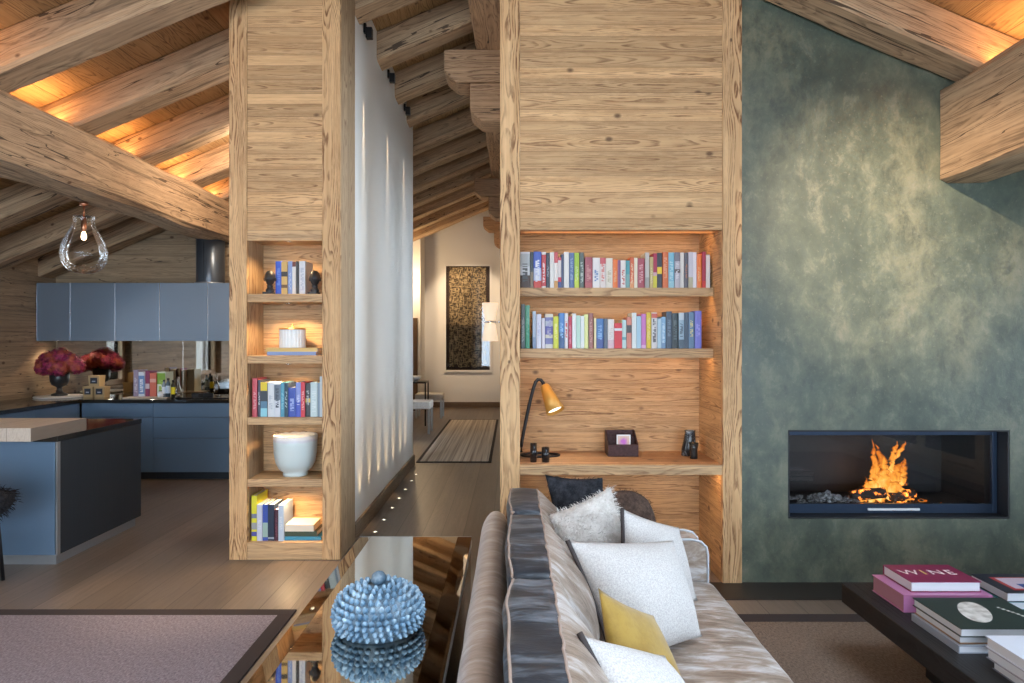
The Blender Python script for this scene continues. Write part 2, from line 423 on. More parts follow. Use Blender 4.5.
bm = NB(); y = 5.2
for (a_, b_, z0_, z1_) in WINH:
    box(bm, -.08, .1, y, a_, 0, ht); box(bm, -.08, .1, a_, b_, 0, z0_); box(bm, -.08, .1, a_, b_, z1_, ht); y = b_
box(bm, -.08, .1, y, YF, 0, ht)
struct('wall_hall_right', bm, M_WHITE)

# left wall with windows
def wall_y(name, x0, x1, ya, yb, zt, wins, m):
    bm = NB(); y = ya
    for (a, b, z0, z1) in wins:
        box(bm, x0, x1, y, a, 0, zt); box(bm, x0, x1, a, b, 0, z0); box(bm, x0, x1, a, b, z1, zt); y = b
    box(bm, x0, x1, y, yb, 0, zt)
    return struct(name, bm, m)
WINL = [(-3.8, -1.2, .3, 2.25), (.2, 1.9, .6, 2.25), (3.65, 4.72, .95, 2.2), (6.8, 7.45, .95, 2.2)]
wall_y('wall_left', XL - .25, XL, YB, 8.76, zl(XL) + RH + .05, WINL, W_KITY)
WINR = [(-4.2, -1.4, .15, 2.3), (-.9, 1.6, .15, 2.3), (2.2, 3.7, .3, 2.3)]
wall_y('wall_right', XR, XR + .25, YB, 4.9, zr(XR) + RH + .05, WINR, W_KITY)
# rear gable wall, largely glazed
WINB = [(-5.3, -3.1, .1, 2.65), (-2.9, -.5, .1, 3.7), (-.3, 2.1, .1, 3.6), (2.3, 4.7, .1, 2.55)]
bm = NB(); x = XL
for (a, b, z0, z1) in WINB:
    prism_xz(bm, [(x, 0), (a, 0), (a, ztop(a) + .03), (x, ztop(x) + .03)], YB - .2, YB)
    prism_xz(bm, [(a, 0), (b, 0), (b, z0), (a, z0)], YB - .2, YB)
    pts = [(a, z1), (b, z1), (b, ztop(b) + .03)] + ([(XRG, ztop(XRG) + .03)] if a < XRG < b else []) + [(a, ztop(a) + .03)]
    prism_xz(bm, pts, YB - .2, YB); x = b
prism_xz(bm, [(x, 0), (XR, 0), (XR, ztop(XR) + .03), (x, ztop(x) + .03)], YB - .2, YB)
struct('wall_rear', bm, W_KIT)

LIGHTS = []
def area(name, loc, size, size_y, rot, energy, col=(1, 1, 1), portal=False, spread=None):
    l = bpy.data.lights.new(name, 'AREA'); l.shape = 'RECTANGLE'; l.size = size; l.size_y = size_y; l.energy = energy; l.color = col
    if spread: l.spread = spread
    o = bpy.data.objects.new(name, l); COL.objects.link(o); o.location = loc; o.rotation_euler = rot
    if portal: l.cycles.is_portal = True
    return o
M_WINF = plain('window_frame_oak', (.45, .33, .21), .5)
nw = 0
def window(axis, c, a, b, z0, z1, sgn):
    """frame + glass in a wall opening; sgn = direction into the room"""
    global nw; nw += 1
    r = tag(bpy.data.objects.new('window_%d' % nw, None), kind='structure'); COL.objects.link(r)
    bm = NB(); fw = .07
    def b4(u0, u1, w0, w1, t=.03):
        if axis == 'X': box(bm, c - t, c + t, u0, u1, w0, w1)
        else: box(bm, u0, u1, c - t, c + t, w0, w1)
    b4(a, a + fw, z0, z1); b4(b - fw, b, z0, z1); b4(a + fw, b - fw, z0, z0 + fw); b4(a + fw, b - fw, z1 - fw, z1)
    if b - a > 1.3: b4((a + b) / 2 - .04, (a + b) / 2 + .04, z0 + fw, z1 - fw)
    obj('window_frame', bm, M_WINF, r)
    bm = NB(); b4(a + fw, b - fw, z0 + fw, z1 - fw, .004); obj('pane', bm, M_PANE, r)
    o = (b - a, z1 - z0); mid = (a + b) / 2; zc = (z0 + z1) / 2
    k = -.06 * sgn
    if axis == 'X': area('portal', (c + k, mid, zc), z1 - z0, b - a, (0, -sgn * PI / 2, 0), 1, portal=True)
    else: area('portal', (mid, c + k, zc), b - a, z1 - z0, (sgn * PI / 2, 0, 0), 1, portal=True)
for w in WINL: window('X', XL - .14, w[0], w[1], w[2], w[3], 1)
for w in WINR: window('X', XR + .14, w[0], w[1], w[2], w[3], -1)
for w in WINB: window('Y', YB - .12, w[0], w[1], w[2], w[3], 1)
for (a_, b_) in ADDED_SKYLIGHTS:  # frames and panes of the added skylights
    nw += 1
    r = tag(bpy.data.objects.new('window_%d' % nw, None), kind='structure'); COL.objects.link(r)
    r.location = (XRG, 0, ztop(XRG)); r.rotation_euler = (0, aR, 0)
    bm = NB(); box(bm, sx0, sx0 + .06, a_, b_, .01, .07); box(bm, sx1 - .06, sx1, a_, b_, .01, .07); box(bm, sx0 + .06, sx1 - .06, a_, a_ + .06, .01, .07); box(bm, sx0 + .06, sx1 - .06, b_ - .06, b_, .01, .07)
    obj('window_frame', bm, M_WINF, r, world=False)
    obj('pane', bx(sx0 + .06, sx1 - .06, a_ + .06, b_ - .06, .035, .043), M_PANE, r, world=False)
    p_ = area('portal', (0, 0, 0), sx1 - sx0, b_ - a_, (0, 0, 0), 1, portal=True); p_.parent = r; p_.location = ((sx0 + sx1) / 2, (a_ + b_) / 2, .075)
for w in WINH: window('X', .04, w[0], w[1], w[2], w[3], -1)

# ------------------------------------------------------------------ timber roof
def beam_bm(L, W, H, jit=.007, nseg=24, seed=0, ch=.022):
    bm = NB(); pr = []
    c = ch
    P = [(-W/2 + c, -H/2), (0, -H/2), (W/2 - c, -H/2), (W/2, -H/2 + c), (W/2, 0), (W/2, H/2 - c), (W/2 - c, H/2), (0, H/2), (-W/2 + c, H/2), (-W/2, H/2 - c), (-W/2, 0), (-W/2, -H/2 + c)]
    rows = []
    for i in range(nseg + 1):
        x = L * i / nseg; row = []
        for k, (y, z) in enumerate(P):
            n1 = noise.noise(Vector((x * 1.3 + seed * 7.7, k * 3.1, seed))); n2 = noise.noise(Vector((x * 1.3 + 40 + seed * 3.3, k * 2.3, seed)))
            row.append(bm.verts.new((x, y + jit * 2 * n1, z + jit * 2 * n2)))
        rows.append(row)
    n = len(P)
    for a, b in zip(rows, rows[1:]):
        for k in range(n):
            f = bm.faces.new((a[k], a[(k + 1) % n], b[(k + 1) % n], b[k])); f.smooth = True
    bm.faces.new(rows[0][::-1]); bm.faces.new(rows[-1])
    for k in (0, 2, 3, 5, 6, 8, 9, 11):
        for a, b in zip(rows, rows[1:]):
            e_ = bm.edges.get((a[k], b[k]))
            if e_: e_.smooth = False
    return bm
def rafter(k, yfar, side, x0, x1, label, group):
    a = aL if side < 0 else aR
    W = .28; H = (RH + .01) * math.cos(a)
    if side < 0:
        L = (x1 - x0) / math.cos(a)
        # local origin: start at x0, bottom centre offset
        nx, nz = -math.sin(a), math.cos(a)
        cx, cz = x0 + nx * H / 2, zl(x0) + nz * H / 2
        rot = (0, -a, 0)
    else:
        L = (x1 - x0) / math.cos(a)
        nx, nz = math.sin(a), math.cos(a)
        cx, cz = x0 + nx * H / 2, zr(x0) + nz * H / 2
        rot = (0, a, 0)
    o = obj('rafter', beam_bm(L, W, H, .006, 20, k + 5 * side), W_BEAM, loc=(cx, yfar - W / 2, cz), rot=rot)
    tag(o, label, 'rafter', group)
nth = ['first', 'second', 'third', 'fourth', 'fifth', 'sixth', 'seventh', 'eighth', 'ninth', 'tenth', 'eleventh', 'twelfth', 'thirteenth']
for k in range(-1, 12):
    yf = 4.74 + .975 * k
    if k == -1: x0, x1, lb = XL, XRG, 'old timber rafter above the room, just out of the frame at top left'
    elif k == 0: x0, x1, lb = XL, XRG, 'weathered timber rafter passing in front of the narrow shelf column top'
    elif k <= 4:
        x0, x1 = XL, XRG; yf = min(yf, 8.50)
        lb = ['', 'weathered timber rafter over the kitchen, next behind the shelf column front', 'weathered timber rafter resting on the big purlin, third from the camera', 'weathered timber rafter above the back of the kitchen, in front of the flue', 'weathered timber rafter against the kitchen end wall, above the cabinets'][k]
    else:
        x0, x1 = (XL if k == 3.5 else -3.35), XRG
        lb = 'timber rafter deep in the hallway ceiling, %s after the white wall ends' % nth[k - 5]
    if k == 11: lb = 'last timber rafter against the far hallway wall above the woven artwork'
    rafter(k, yf, -1, x0, x1, lb, 'rafters of the left roof slope')
# the gable rafter at the kitchen's end wall
rafter(50, 4.49, 1, XRG, XR, 'weathered timber rafter running down along the top of the green wall', 'rafters of the right roof slope')
rafter(51, 3.40, 1, XRG, XR, 'weathered timber rafter of the right slope, nearer than the green wall', 'rafters of the right roof slope')

def ybeam(name, x0, x1, z0, z1, y0, y1, label, m=W_BEAM, seed=0, jit=.012, ch=.03):
    W, H = x1 - x0, z1 - z0
    o = obj(name, beam_bm(y1 - y0, W, H, jit, int((y1 - y0) * 5), seed, ch), m, loc=((x0 + x1) / 2, y0, (z0 + z1) / 2), rot=(0, 0, PI / 2))
    return tag(o, label, 'beam')
ybeam('purlin', -3.84, -3.43, 2.82, 3.30, -2.5, 8.545, 'massive weathered timber purlin crossing the upper left with a glass pendant below', seed=3, jit=.014, ch=.035)
ybeam('purlin', 2.82, 3.16, 2.635, 3.27, -2.5, 4.495, 'massive timber purlin meeting the green wall at upper right', seed=9, jit=.012)
ybeam('purlin', -.36, -.04, 4.42, 4.72, -2.5, 16.0, 'ridge purlin running along the top of the hallway', m=W_CORB, seed=12)
# stepped corbels under the ridge purlin
def corbel(y0, label, z=4.42):
    r = thing('corbel', label, 'corbel', (-.1, y0, z - .7), 'stepped corbels under the ridge purlin')
    for (x0, h0, h1, n) in ((-.66, .32, .0, 'upper_block'), (-.41, .70, .325, 'lower_block')):
        bm = NB(); x1 = -.085
        pts = [(x0, z - h1), (x1, z - h1), (x1, z - h0), (x0 + .12, z - h0), (x0 + .03, z - h0 + .07), (x0, z - h0 + .11)]
        prism_xz(bm, pts, y0, y0 + .36)
        obj(n, bm, W_CORB, r, bevel=.015)
corbel(6.62, 'nearest stepped wooden corbel beside the tall bookcase, top of the hallway')
corbel(11.9, 'middle stepped wooden corbel half way down the hallway ceiling')
corbel(15.6, 'farthest wooden corbel above the woven artwork at the hallway end')

# ------------------------------------------------------------------ narrow shelf column (left)
CX0, CX1, CY0, CY1 = -2.058, -1.25, 4.967, 5.438
IX0, IX1, IYB = -1.927, -1.382, 5.30
col = thing('shelf_column', 'tall narrow larch shelf column between kitchen and white hallway wall', 'built-in bookcase', (-1.65, 5.2, 0))
def prismtop(x0, x1, y0, y1, z0):
    bm = NB(); prism_xz(bm, [(x0, z0), (x1, z0), (x1, ztop(x1) - .0), (x0, ztop(x0) - .0)], y0, y1); return bm
obj('stile', prismtop(CX0, IX0 - .001, CY0, CY0 + .04, 0), W_V, col, bevel=.004)
obj('stile', prismtop(IX1 + .001, CX1, CY0, CY0 + .04, 0), W_V, col, bevel=.004)
obj('side_panel', prismtop(CX0, CX0 + .03, CY0 + .041, CY1, 0), W_V, col)
W_SV = wood('larch_upright_side', 'Z', 'Y', .24, knots=.03, mid=(.38, .25, .14), light=(.5, .36, .22))
obj('side_panel', prismtop(CX1 - .03, CX1, CY0 + .041, CY1, 0), W_SV, col)
obj('upper_panel', prismtop(IX0, IX1, CY0 + .008, CY0 + .035, 2.40), W_H, col)
obj('top_rail', bx(IX0, IX1, CY0 + .004, CY0 + .04, 2.323, 2.399), W_X, col, bevel=.003)
obj('back_panel', bx(CX0 + .031, CX1 - .031, IYB, IYB + .02, 0, 2.6), W_H, col)
obj('inner_side', bx(IX0 - .02, IX0 - .001, CY0 + .041, IYB - .001, .0, 2.42), W_SV, col)
obj('inner_side', bx(IX1 + .001, IX1 + .02, CY0 + .041, IYB - .001, .0, 2.42), W_SV, col)
obj('top_board', bx(IX0, IX1, CY0 + .045, IYB - .001, 2.335, 2.36), W_X, col)
shz = [(1.936, 1.876), (1.487, 1.428), (1.036, .982), (.586, .531)]
for zt, zb in shz: obj('shelf', bx(IX0, IX1, CY0 + .006, IYB - .001, zb, zt), W_X, col, bevel=.003)
obj('plinth', bx(IX0, IX1, CY0 + .004, IYB - .001, 0.0, .127), W_X, col, bevel=.003)
def spot(name, loc, energy, size, col=(1, .78, .5), blend=.6, rot=(0, 0, 0), r=.02):
    l = bpy.data.lights.new(name, 'SPOT'); l.energy = energy; l.spot_size = size; l.spot_blend = blend; l.color = col; l.shadow_soft_size = r
    o = bpy.data.objects.new(name, l); COL.objects.link(o); o.location = loc; o.rotation_euler = rot; return o
def point(name, loc, energy, col=(1, .75, .45), r=.03):
    l = bpy.data.lights.new(name, 'POINT'); l.energy = energy; l.color = col; l.shadow_soft_size = r
    o = bpy.data.objects.new(name, l); COL.objects.link(o); o.location = loc; return o
for i, z in enumerate((2.335, 1.876, 1.428, .982, .531)):
    bm = NB(); x = (IX0 + IX1) / 2; y = 5.06
    lathe(bm, [(0, 0), (.022, 0), (.026, -.006), (.018, -.008), (.014, -.003)], (x, y, z), 20)
    o = obj('downlight_ring', bm, M_CHROME, col)
    bm = NB(); lathe(bm, [(0, -.0032), (.0135, -.0032)], (x, y, z), 16); obj('downlight_lens', bm, M_SPOT, col)
    spot('shelf_downlight', (x, y, z - .02), 16, 2.5, (1, .66, .33))

# ------------------------------------------------------------------ large niche bookcase
NX0, NX1, NY0, NY1 = -.079, 1.512, 4.485, 5.20
JX0, JX1 = .053, 1.383
YS, YBK = 4.69, 5.05
nic = thing('bookcase_niche', 'wide larch bookcase with desk niche between hallway and green wall', 'built-in bookcase', (.7, 4.8, 0))
obj('stile', prismtop(NX0, JX0 - .001, NY0, NY0 + .04, 0), W_V, nic, bevel=.004)
obj('stile', prismtop(JX1 + .001, NX1 - .001, NY0, NY0 + .04, 0), W_V, nic, bevel=.004)
bm = NB(); prism_xz(bm, [(JX0, 2.325), (JX1, 2.325), (JX1, ztop(JX1)), (XRG if False else JX0, ztop(JX0))], NY0 + .008, NY0 + .04)
obj('upper_panel', bm, W_H, nic)
obj('side_panel', prismtop(NX0, NX0 + .03, NY0 + .041, NY1, 0), W_SV, nic)
obj('lintel_board', bx(JX0, JX1, NY0 + .041, YS, 2.327, 2.36), W_DESK, nic)
obj('ceiling_board', bx(JX0, JX1, YS + .001, YBK, 2.40, 2.43), W_X, nic)
obj('back_panel', bx(JX0 - .08, JX1 + .08, YBK + .001, YBK + .02, 0, 2.5), W_H, nic)
obj('inner_side', bx(JX1 + .001, JX1 + .03, NY0 + .041, YBK, 0, 2.42), W_HS, nic)
obj('inner_side', bx(JX0 - .03, JX0 - .001, NY0 + .041, YBK, 0, 2.42), W_HS, nic)
for zt, zb in ((1.959, 1.90), (1.541, 1.477)):
    bm = NB(); box(bm, JX0, JX1, YS, YBK, zb + .024, zt); box(bm, JX0, JX1, YS, YS + .02, zb, zb + .0239); obj('shelf', bm, W_X, nic)
obj('desk_front', bx(JX0, JX1, NY0 + .004, NY0 + .04, .712, .778), W_X, nic, bevel=.003)
obj('desk_top', bx(JX0, JX1, NY0 + .0405, YBK, .72, .779), W_DESK, nic)
# LED strips tucked under each shelf, against the right-hand side
for (z, y0, y1, en) in ((2.399, 4.72, 4.74, .6), (1.922, 4.715, 4.73, 1.3), (1.499, 4.715, 4.73, 1.3), (.719, 4.56, 4.58, 1.3)):
    obj('led_strip', bx(JX0 + .02, JX1 - .003, y0, y1, z - .003, z - .0005), M_LED, nic)
    area('strip_light', ((JX0 + JX1) / 2, (y0 + y1) / 2 + .002, z - .006), 1.28, .012, (0, 0, 0), en * .7, (1, .60, .26))
    area('strip_light', (JX1 - .05, (y0 + y1) / 2 + .03, z - .012), .06, .04, (0, PI / 3, 0), .9, (1, .50, .16))
area('strip_light', ((JX0 + JX1) / 2, 4.62, 2.31), 1.28, .02, (PI, 0, 0), .5, (1, .55, .22))

# ------------------------------------------------------------------ books
def covermat(h): return plain('book_cover', tuple(c * .82 for c in lin(h)[:3]), .45)
def upright_book(label, group, x0, x1, yf, depth, z0, h, base, bands=(), ink=None, tilt=0, name='book'):
    w = x1 - x0 - .0008
    r = thing(name, label, 'book', (x0, yf, z0), group)
    bm = NB(); t = min(.003, w * .15)
    mats = [covermat(base)]; mi = {base: 0}
    def M(c):
        if c not in mi: mi[c] = len(mats); mats.append(covermat(c))
        return mi[c]
    # spine grid
    nr = 40 if ink else 20
    cols = [0, .24, .5, .76, 1] if ink else [0, 1]
    rr = random.Random(hash_s(label))
    t0, t1 = sorted((rr.uniform(.12, .35), rr.uniform(.6, .85)))
    vs = [[bm.verts.new((w * c, -.0015 * (1 if 0 < c < 1 else 0), h * j / nr)) for c in cols] for j in range(nr + 1)]
    for j in range(nr):
        u = (j + .5) / nr; bc = base
        for (a, b, c) in bands:
            if a <= u < b: bc = c
        for k in range(len(cols) - 1):
            m = M(bc)
            if ink and t0 < u < t1 and k in (1, 2) and rr.random() < .62: m = M(ink)
            f = bm.faces.new((vs[j][k], vs[j][k + 1], vs[j + 1][k + 1], vs[j + 1][k])); f.material_index = m
    box(bm, 0, t, .0005, depth, 0, h); box(bm, w - t, w, .0005, depth, 0, h); box(bm, t, w - t, .0005, .003, 0, h)
    obj('cover', bm, mats, r, world=False, rot=(0, tilt, 0), recalc=False)
    bm = bx(t, w - t, .0032, depth - .004, .003, h - .004)
    obj('page_block', bm, M_PAGES, r, world=False, rot=(0, tilt, 0))
def hash_s(s):
    v = 7
    for ch in s: v = (v * 31 + ord(ch)) % 1000003
    return v
def row(data, pxf, yf, z0, pyf, where, group, depth=.17):
    prev = None; used = set()
    for d in data:
        a, b, top, desc, base = d[:5]; bands = d[5] if len(d) > 5 else (); ink = d[6] if len(d) > 6 else None
        x0 = (pxf(a) - 512) / F * yf; x1 = (pxf(b) - 512) / F * yf
        zt = CAMZ - (pyf(top) - 340) / F * yf
        if prev:
            lab = '%s on the %s, right of the %s' % (desc, where, prev.split(' with ')[0])
            if len(lab.split()) > 16: lab = '%s on the %s, right of the %s' % (desc, where, prev.split(' with ')[0].split(' ', 1)[-1])
        else: lab = '%s at the left end of the %s' % (desc, where)
        assert lab not in used, lab
        assert len(lab.split()) <= 16, lab
        used.add(lab); prev = desc
        upright_book(lab, group, x0, x1, yf + R.uniform(0, .012), depth * R.uniform(.85, 1.05), z0, zt - z0, base, bands, ink)
WH, INK = '#e6e3df', '#3a3f52'
r1a = [(95, 186, 110, 'wide white-and-brown book', '#d9dde2', ((0, .34, '#4a3328'), (.6, .95, '#b9c2c6')), '#4b4f52'),
 (190, 218, 110, 'charcoal book with tan foot', '#3d4548', ((0, .45, '#8b7a63'),)),
 (220, 293, 108, 'thick blue book with red foot', '#4a66c4', ((0, .2, '#d2473c'), (.2, .55, '#c5cdea')), '#e9ebf5'),
 (295, 336, 112, 'red book with white frame', '#cc4a50', ((0, .05, WH), (.93, 1, WH)), '#eccdcd'),
 (338, 370, 118, 'dark slate book', '#3f4753', (), '#8d97a2'),
 (372, 411, 115, 'slim white book', WH),
 (412, 446, 112, 'white book with red top', '#efe9e4', ((.72, 1, '#cf5a60'), (0, .22, '#d8a05c'))),
 (448, 478, 160, 'small red-white-blue book', '#e2d8d6', ((.2, .35, '#d8364e'), (0, .2, '#42538f'), (.9, 1, '#d24b5a'))),
 (480, 502, 130, 'thin navy book', '#4a5474'),
 (504, 551, 110, 'plain white book', '#f0eeea'),
 (553, 598, 118, 'slate blue book', '#5b74a3', (), '#8fa3c4'),
 (600, 646, 118, 'lime green book', '#a9cc3f', ((0, .3, '#c3d84b'),), '#cbe08a'),
 (648, 690, 115, 'dark grey-green book', '#5d6b66', (), '#b3bdb4'),
 (698, 769, 160, 'wide burgundy book', '#a4505c', ((0, .18, '#b95f62'),), '#c98a88'),
 (771, 838, 165, 'wide white book with blue title', '#eceae8', (), '#6f8cb8'),
 (840, 893, 165, 'white book with red pattern', '#e6dcd8', ((.8, 1, '#cf5f66'),), '#d88c84'),
 (895, 957, 168, 'cream book', '#e9e3d4', (), '#c9c0a5'),
 (958, 1004, 180, 'short orange book', '#ee7a33', (), '#f0a56c')]
r1b = [(68, 92, 170, 'purple book', '#8a5b86'), (94, 137, 172, 'white book with red title', '#ece8e4', (), '#c9564c'), (138, 171, 175, 'teal book', '#4f9da4', ((0, .5, '#79a9a8'),)),
 (172, 207, 148, 'orange-red book', '#d9693f', ((0, .2, '#e39a63'),), '#efc3a0'), (208, 237, 150, 'ivory book', '#f0e8cf'), (239, 298, 155, 'wide crimson book', '#a94a58', (), '#d9a2a6'),
 (303, 339, 105, 'tall grey-white book', '#c9c8c2', ((0, .3, '#a9a8a2'),)), (341, 370, 145, 'tan book', '#c8b77c', (), '#e0d3a4'), (372, 404, 112, 'crimson book with yellow foot', '#b72c51', ((0, .33, '#e3d63c'), (.33, .45, '#e3b6c0'))),
 (406, 448, 108, 'black book with yellow band', '#33363f', ((.38, .62, '#f2cf2c'),)), (451, 498, 103, 'tall orange book', '#df7440', (), '#eda27b'), (501, 551, 105, 'sky blue book', '#84c3d9', ((0, .2, '#9fd0de'),), '#b7dde8'),
 (553, 600, 105, 'lilac-grey book', '#c0bcc8', ((.75, 1, '#7b7a88'), (.42, .52, '#5a4c48')), '#dcd9e0'), (602, 634, 105, 'thin ivory-white book', '#ece6df'), (636, 667, 108, 'dark brown-grey book', '#5f5d68', (), '#a8705c'),
 (669, 709, 103, 'pale lilac book', '#cfcdda', ((0, .3, '#b9b296'),)), (710, 742, 103, 'bright white book', '#efeaf0'), (744, 785, 120, 'vivid orange book', '#f07b2c', (), '#f5a566'),
 (787, 819, 100, 'deep crimson book', '#b02d48', ((0, .2, '#d0352f'),)), (821, 855, 125, 'short white book', '#efe9e6')]
zA = 1.9595
G1 = 'books on the upper shelf of the wide bookcase'
fa = lambda a: 510 + a * 110 / 1024
fb = lambda a: 610 + a * 120 / 1024
for r_ in (r1a,): pass
data1 = [tuple([fa(d[0]), fa(d[1]), 240 + d[2] * .1074] + list(d[3:])) for d in r1a] + [tuple([fb(d[0]), fb(d[1]), 240 + d[2] * .1172] + list(d[3:])) for d in r1b]
row(data1, lambda a: a, 4.715, zA, lambda t: t, 'upper shelf', G1)
r2a = [(102, 140, 85, 'dark grey-green book', '#5a6a6d', (), '#8f9c9c'), (143, 184, 95, 'tall green book', '#3f9a78', ((.55, 1, '#5aa58b'),), '#6db697'),
 (212, 243, 150, 'pale blue-white book', '#b9cbe2', ((0, .3, '#8fa5c8'),)), (246, 292, 178, 'white-lilac book', '#dcdcec', (), '#c2c3e0'), (296, 326, 215, 'thin pale book', '#e2d9e2'),
 (329, 402, 175, 'wide purple striped book', '#7a7bb0', ((0, .13, '#d8d8d6'), (.3, .4, '#d9d2c2'), (.4, .62, '#5a55a5'), (.66, .8, '#b9bcc9'), (.9, 1, '#e2dccb')), '#a9a6c4'),
 (404, 453, 200, 'lemon yellow book', '#d8dc42', (), '#ebea88'), (457, 508, 168, 'blue book', '#4e86c9', ((0, .45, '#3f5f8d'),), '#8fbbe6'), (510, 543, 170, 'white book with red lettering', '#ece9ea', (), '#dd6666'),
 (546, 578, 200, 'slim crimson book', '#c33753', (), '#d9788c'), (580, 616, 172, 'clean white book', '#eef0f0'), (618, 656, 190, 'mint green book', '#bfe0d0'), (658, 692, 195, 'soft white book', '#e8eeee'),
 (694, 731, 180, 'pale yellow book', '#e9eb9e'), (735, 777, 170, 'mauve-brown book', '#a06a63', (), '#c49087'), (783, 804, 215, 'thin cream book', '#efe2b0'),
 (806, 874, 220, 'wide blue book', '#4b7cb8', ((0, .35, '#4a5c9c'),), '#8bb3df'), (876, 910, 220, 'slate grey book', '#5b6576'), (912, 972, 225, 'white patterned book', '#ebe6e2', ((0, .3, '#dfc0cc'),), '#d9cfc9')]
r2b = [(38, 104, 240, 'red book with a white roundel', '#d8303c', ((.68, .8, '#e6e6ea'),)), (106, 142, 212, 'pale mint book', '#c4dedb', ((.3, .4, '#6fa4ab'),)),
 (144, 186, 190, 'salmon book with black band', '#d98573', ((.5, .75, '#454448'),)), (188, 226, 152, 'tall white book', '#e4ecec'), (228, 267, 180, 'icy blue book', '#b2d4e8'), (269, 308, 160, 'pink-magenta book', '#cf7bc4', ((0, .1, '#e6b7dd'),)),
 (312, 353, 150, 'golden yellow book', '#e5c62f', (), '#f1dd77'), (355, 404, 150, 'white book with dark title', '#dddbdc', ((.86, .97, '#d86c5c'),), '#5c5a60'), (406, 438, 200, 'powder blue book', '#b6d3e4'),
 (440, 478, 185, 'light blue book', '#8fb8db', ((0, .2, '#7d9fc4'),), '#c3dcf0'), (483, 531, 140, 'dark slate book', '#48596e', (), '#6f8196'), (534, 585, 155, 'black-green book', '#2f3b40', (), '#56666a'),
 (588, 632, 152, 'blue-white book with dark foot', '#9dbbd0', ((0, .25, '#4e6273'), (.8, 1, '#c9d8e4')), '#4e6273'), (634, 670, 150, 'dark steel book', '#43566b'), (672, 721, 145, 'steel blue book', '#6383a4', (), '#c8c08e'), (726, 784, 135, 'tall periwinkle book', '#7878d2', (), '#9a9ae6')]
data2 = [tuple([fa(d[0]), fa(d[1]), 295 + d[2] * .1074] + list(d[3:])) for d in r2a] + [tuple([fb(d[0]), fb(d[1]), 295 + d[2] * .1172] + list(d[3:])) for d in r2b]
row(data2, lambda a: a, 4.715, 1.5415, lambda t: t, 'lower shelf', 'books on the lower shelf of the wide bookcase')
# column rows
fe = lambda a: 240 + a * .0879
r3 = [(138, 191, 95, 'rose red book', '#cf5a66', (), '#e6a0a4'), (196, 228, 115, 'dark book with pale stripe', '#4a4c5c', (), '#b9bfc4'), (230, 305, 140, 'yellow-black-blue book', '#3f4650', ((0, .25, '#9fdcea'), (.25, .45, '#5f87a3'), (.75, 1, '#eed334'))),
 (315, 388, 140, 'wide white book', '#e2e6ea', (), '#c4ccd6'), (390, 458, 150, 'white book with dark photo', '#dde2ea', ((.5, .95, '#6b7684'),), '#4d5664'), (460, 503, 145, 'cyan book', '#5fa9c4', (), '#8fcbdc'),
 (505, 546, 150, 'dark teal book', '#2f4d5c', (), '#9db4b8'), (548, 631, 200, 'short royal blue book', '#3d57b4', (), '#9fb0e4'), (633, 690, 145, 'lavender-blue book', '#8d9cdc', ((0, .45, '#4c5fc4'),), '#c6cdf0'),
 (692, 738, 140, 'bright red book', '#dc4450', (), '#f0a0a0'), (740, 796, 150, 'black book with gold band', '#3b3d40', ((.42, .55, '#e3c35c'),), '#a9b0ae'), (798, 878, 140, 'wide pale mint book', '#cbdde0', (), '#e0ecee'), (880, 905, 150, 'thin grey-blue book', '#8da2b4'), (906, 936, 75, 'tall pale grey book', '#c9d3da')]
data3 = [tuple([fe(d[0]), fe(d[1]), 370 + d[2] * .0879] + list(d[3:])) for d in r3]
row(data3, lambda a: a, 5.0, 1.0365, lambda t: t, 'middle column shelf', 'books on the middle column shelf', .2)
ff = lambda a: 240 + a * .1245
r5 = [(88, 131, 130, 'tall yellow patterned book', '#e8e23a', ((.1, .2, '#5a5cae'), (.25, .4, '#a4a8b0'), (.5, .62, '#7e86a4'))), (134, 177, 200, 'pale lilac-white book', '#d3d8ec', (), '#e6e9f6'), (178, 220, 200, 'blue-and-green book', '#3c57b0', ((.1, .5, '#a6c3bc'),)),
 (222, 272, 200, 'navy book', '#27344c', ((.05, .12, '#a9b4c4'),)), (275, 306, 240, 'dark maroon book', '#4f2c3c', (), '#7a4456'), (308, 351, 200, 'pale blue-white book', '#c9d9ec', (), '#e2eaf4')]
data5 = [tuple([ff(d[0]), ff(d[1]), 480 + d[2] * .1245] + list(d[3:])) for d in r5]
row(data5, lambda a: a, 5.0, .1275, lambda t: t, 'bottom column shelf', 'upright books on the bottom column shelf', .22)
fg = lambda a: 240 + a * .1978
r6 = [(177, 206, 132, 'cobalt blue book', '#2f5bd0', (), '#5f86e0'), (207, 238, 135, 'tan book with black band', '#d9b46a', ((.55, .72, '#2c2a2a'), (.2, .3, '#6b5230'))), (240, 262, 132, 'light blue book', '#8fa6d8', (), '#b9c8ea'),
 (263, 282, 135, 'white book with dark red head', '#e9e6e4', ((.85, 1, '#6b2f2c'),)), (284, 296, 132, 'thin black book', '#33343a'), (299, 330, 132, 'white book', '#dfe2ea', (), '#c3c8d8')]
data6 = [tuple([fg(d[0]), fg(d[1]), 235 + d[2] * .1978] + list(d[3:])) for d in r6]
row(data6, lambda a: a, 5.04, 1.9365, lambda t: t, 'top column shelf', 'books between the bust bookends', .2)

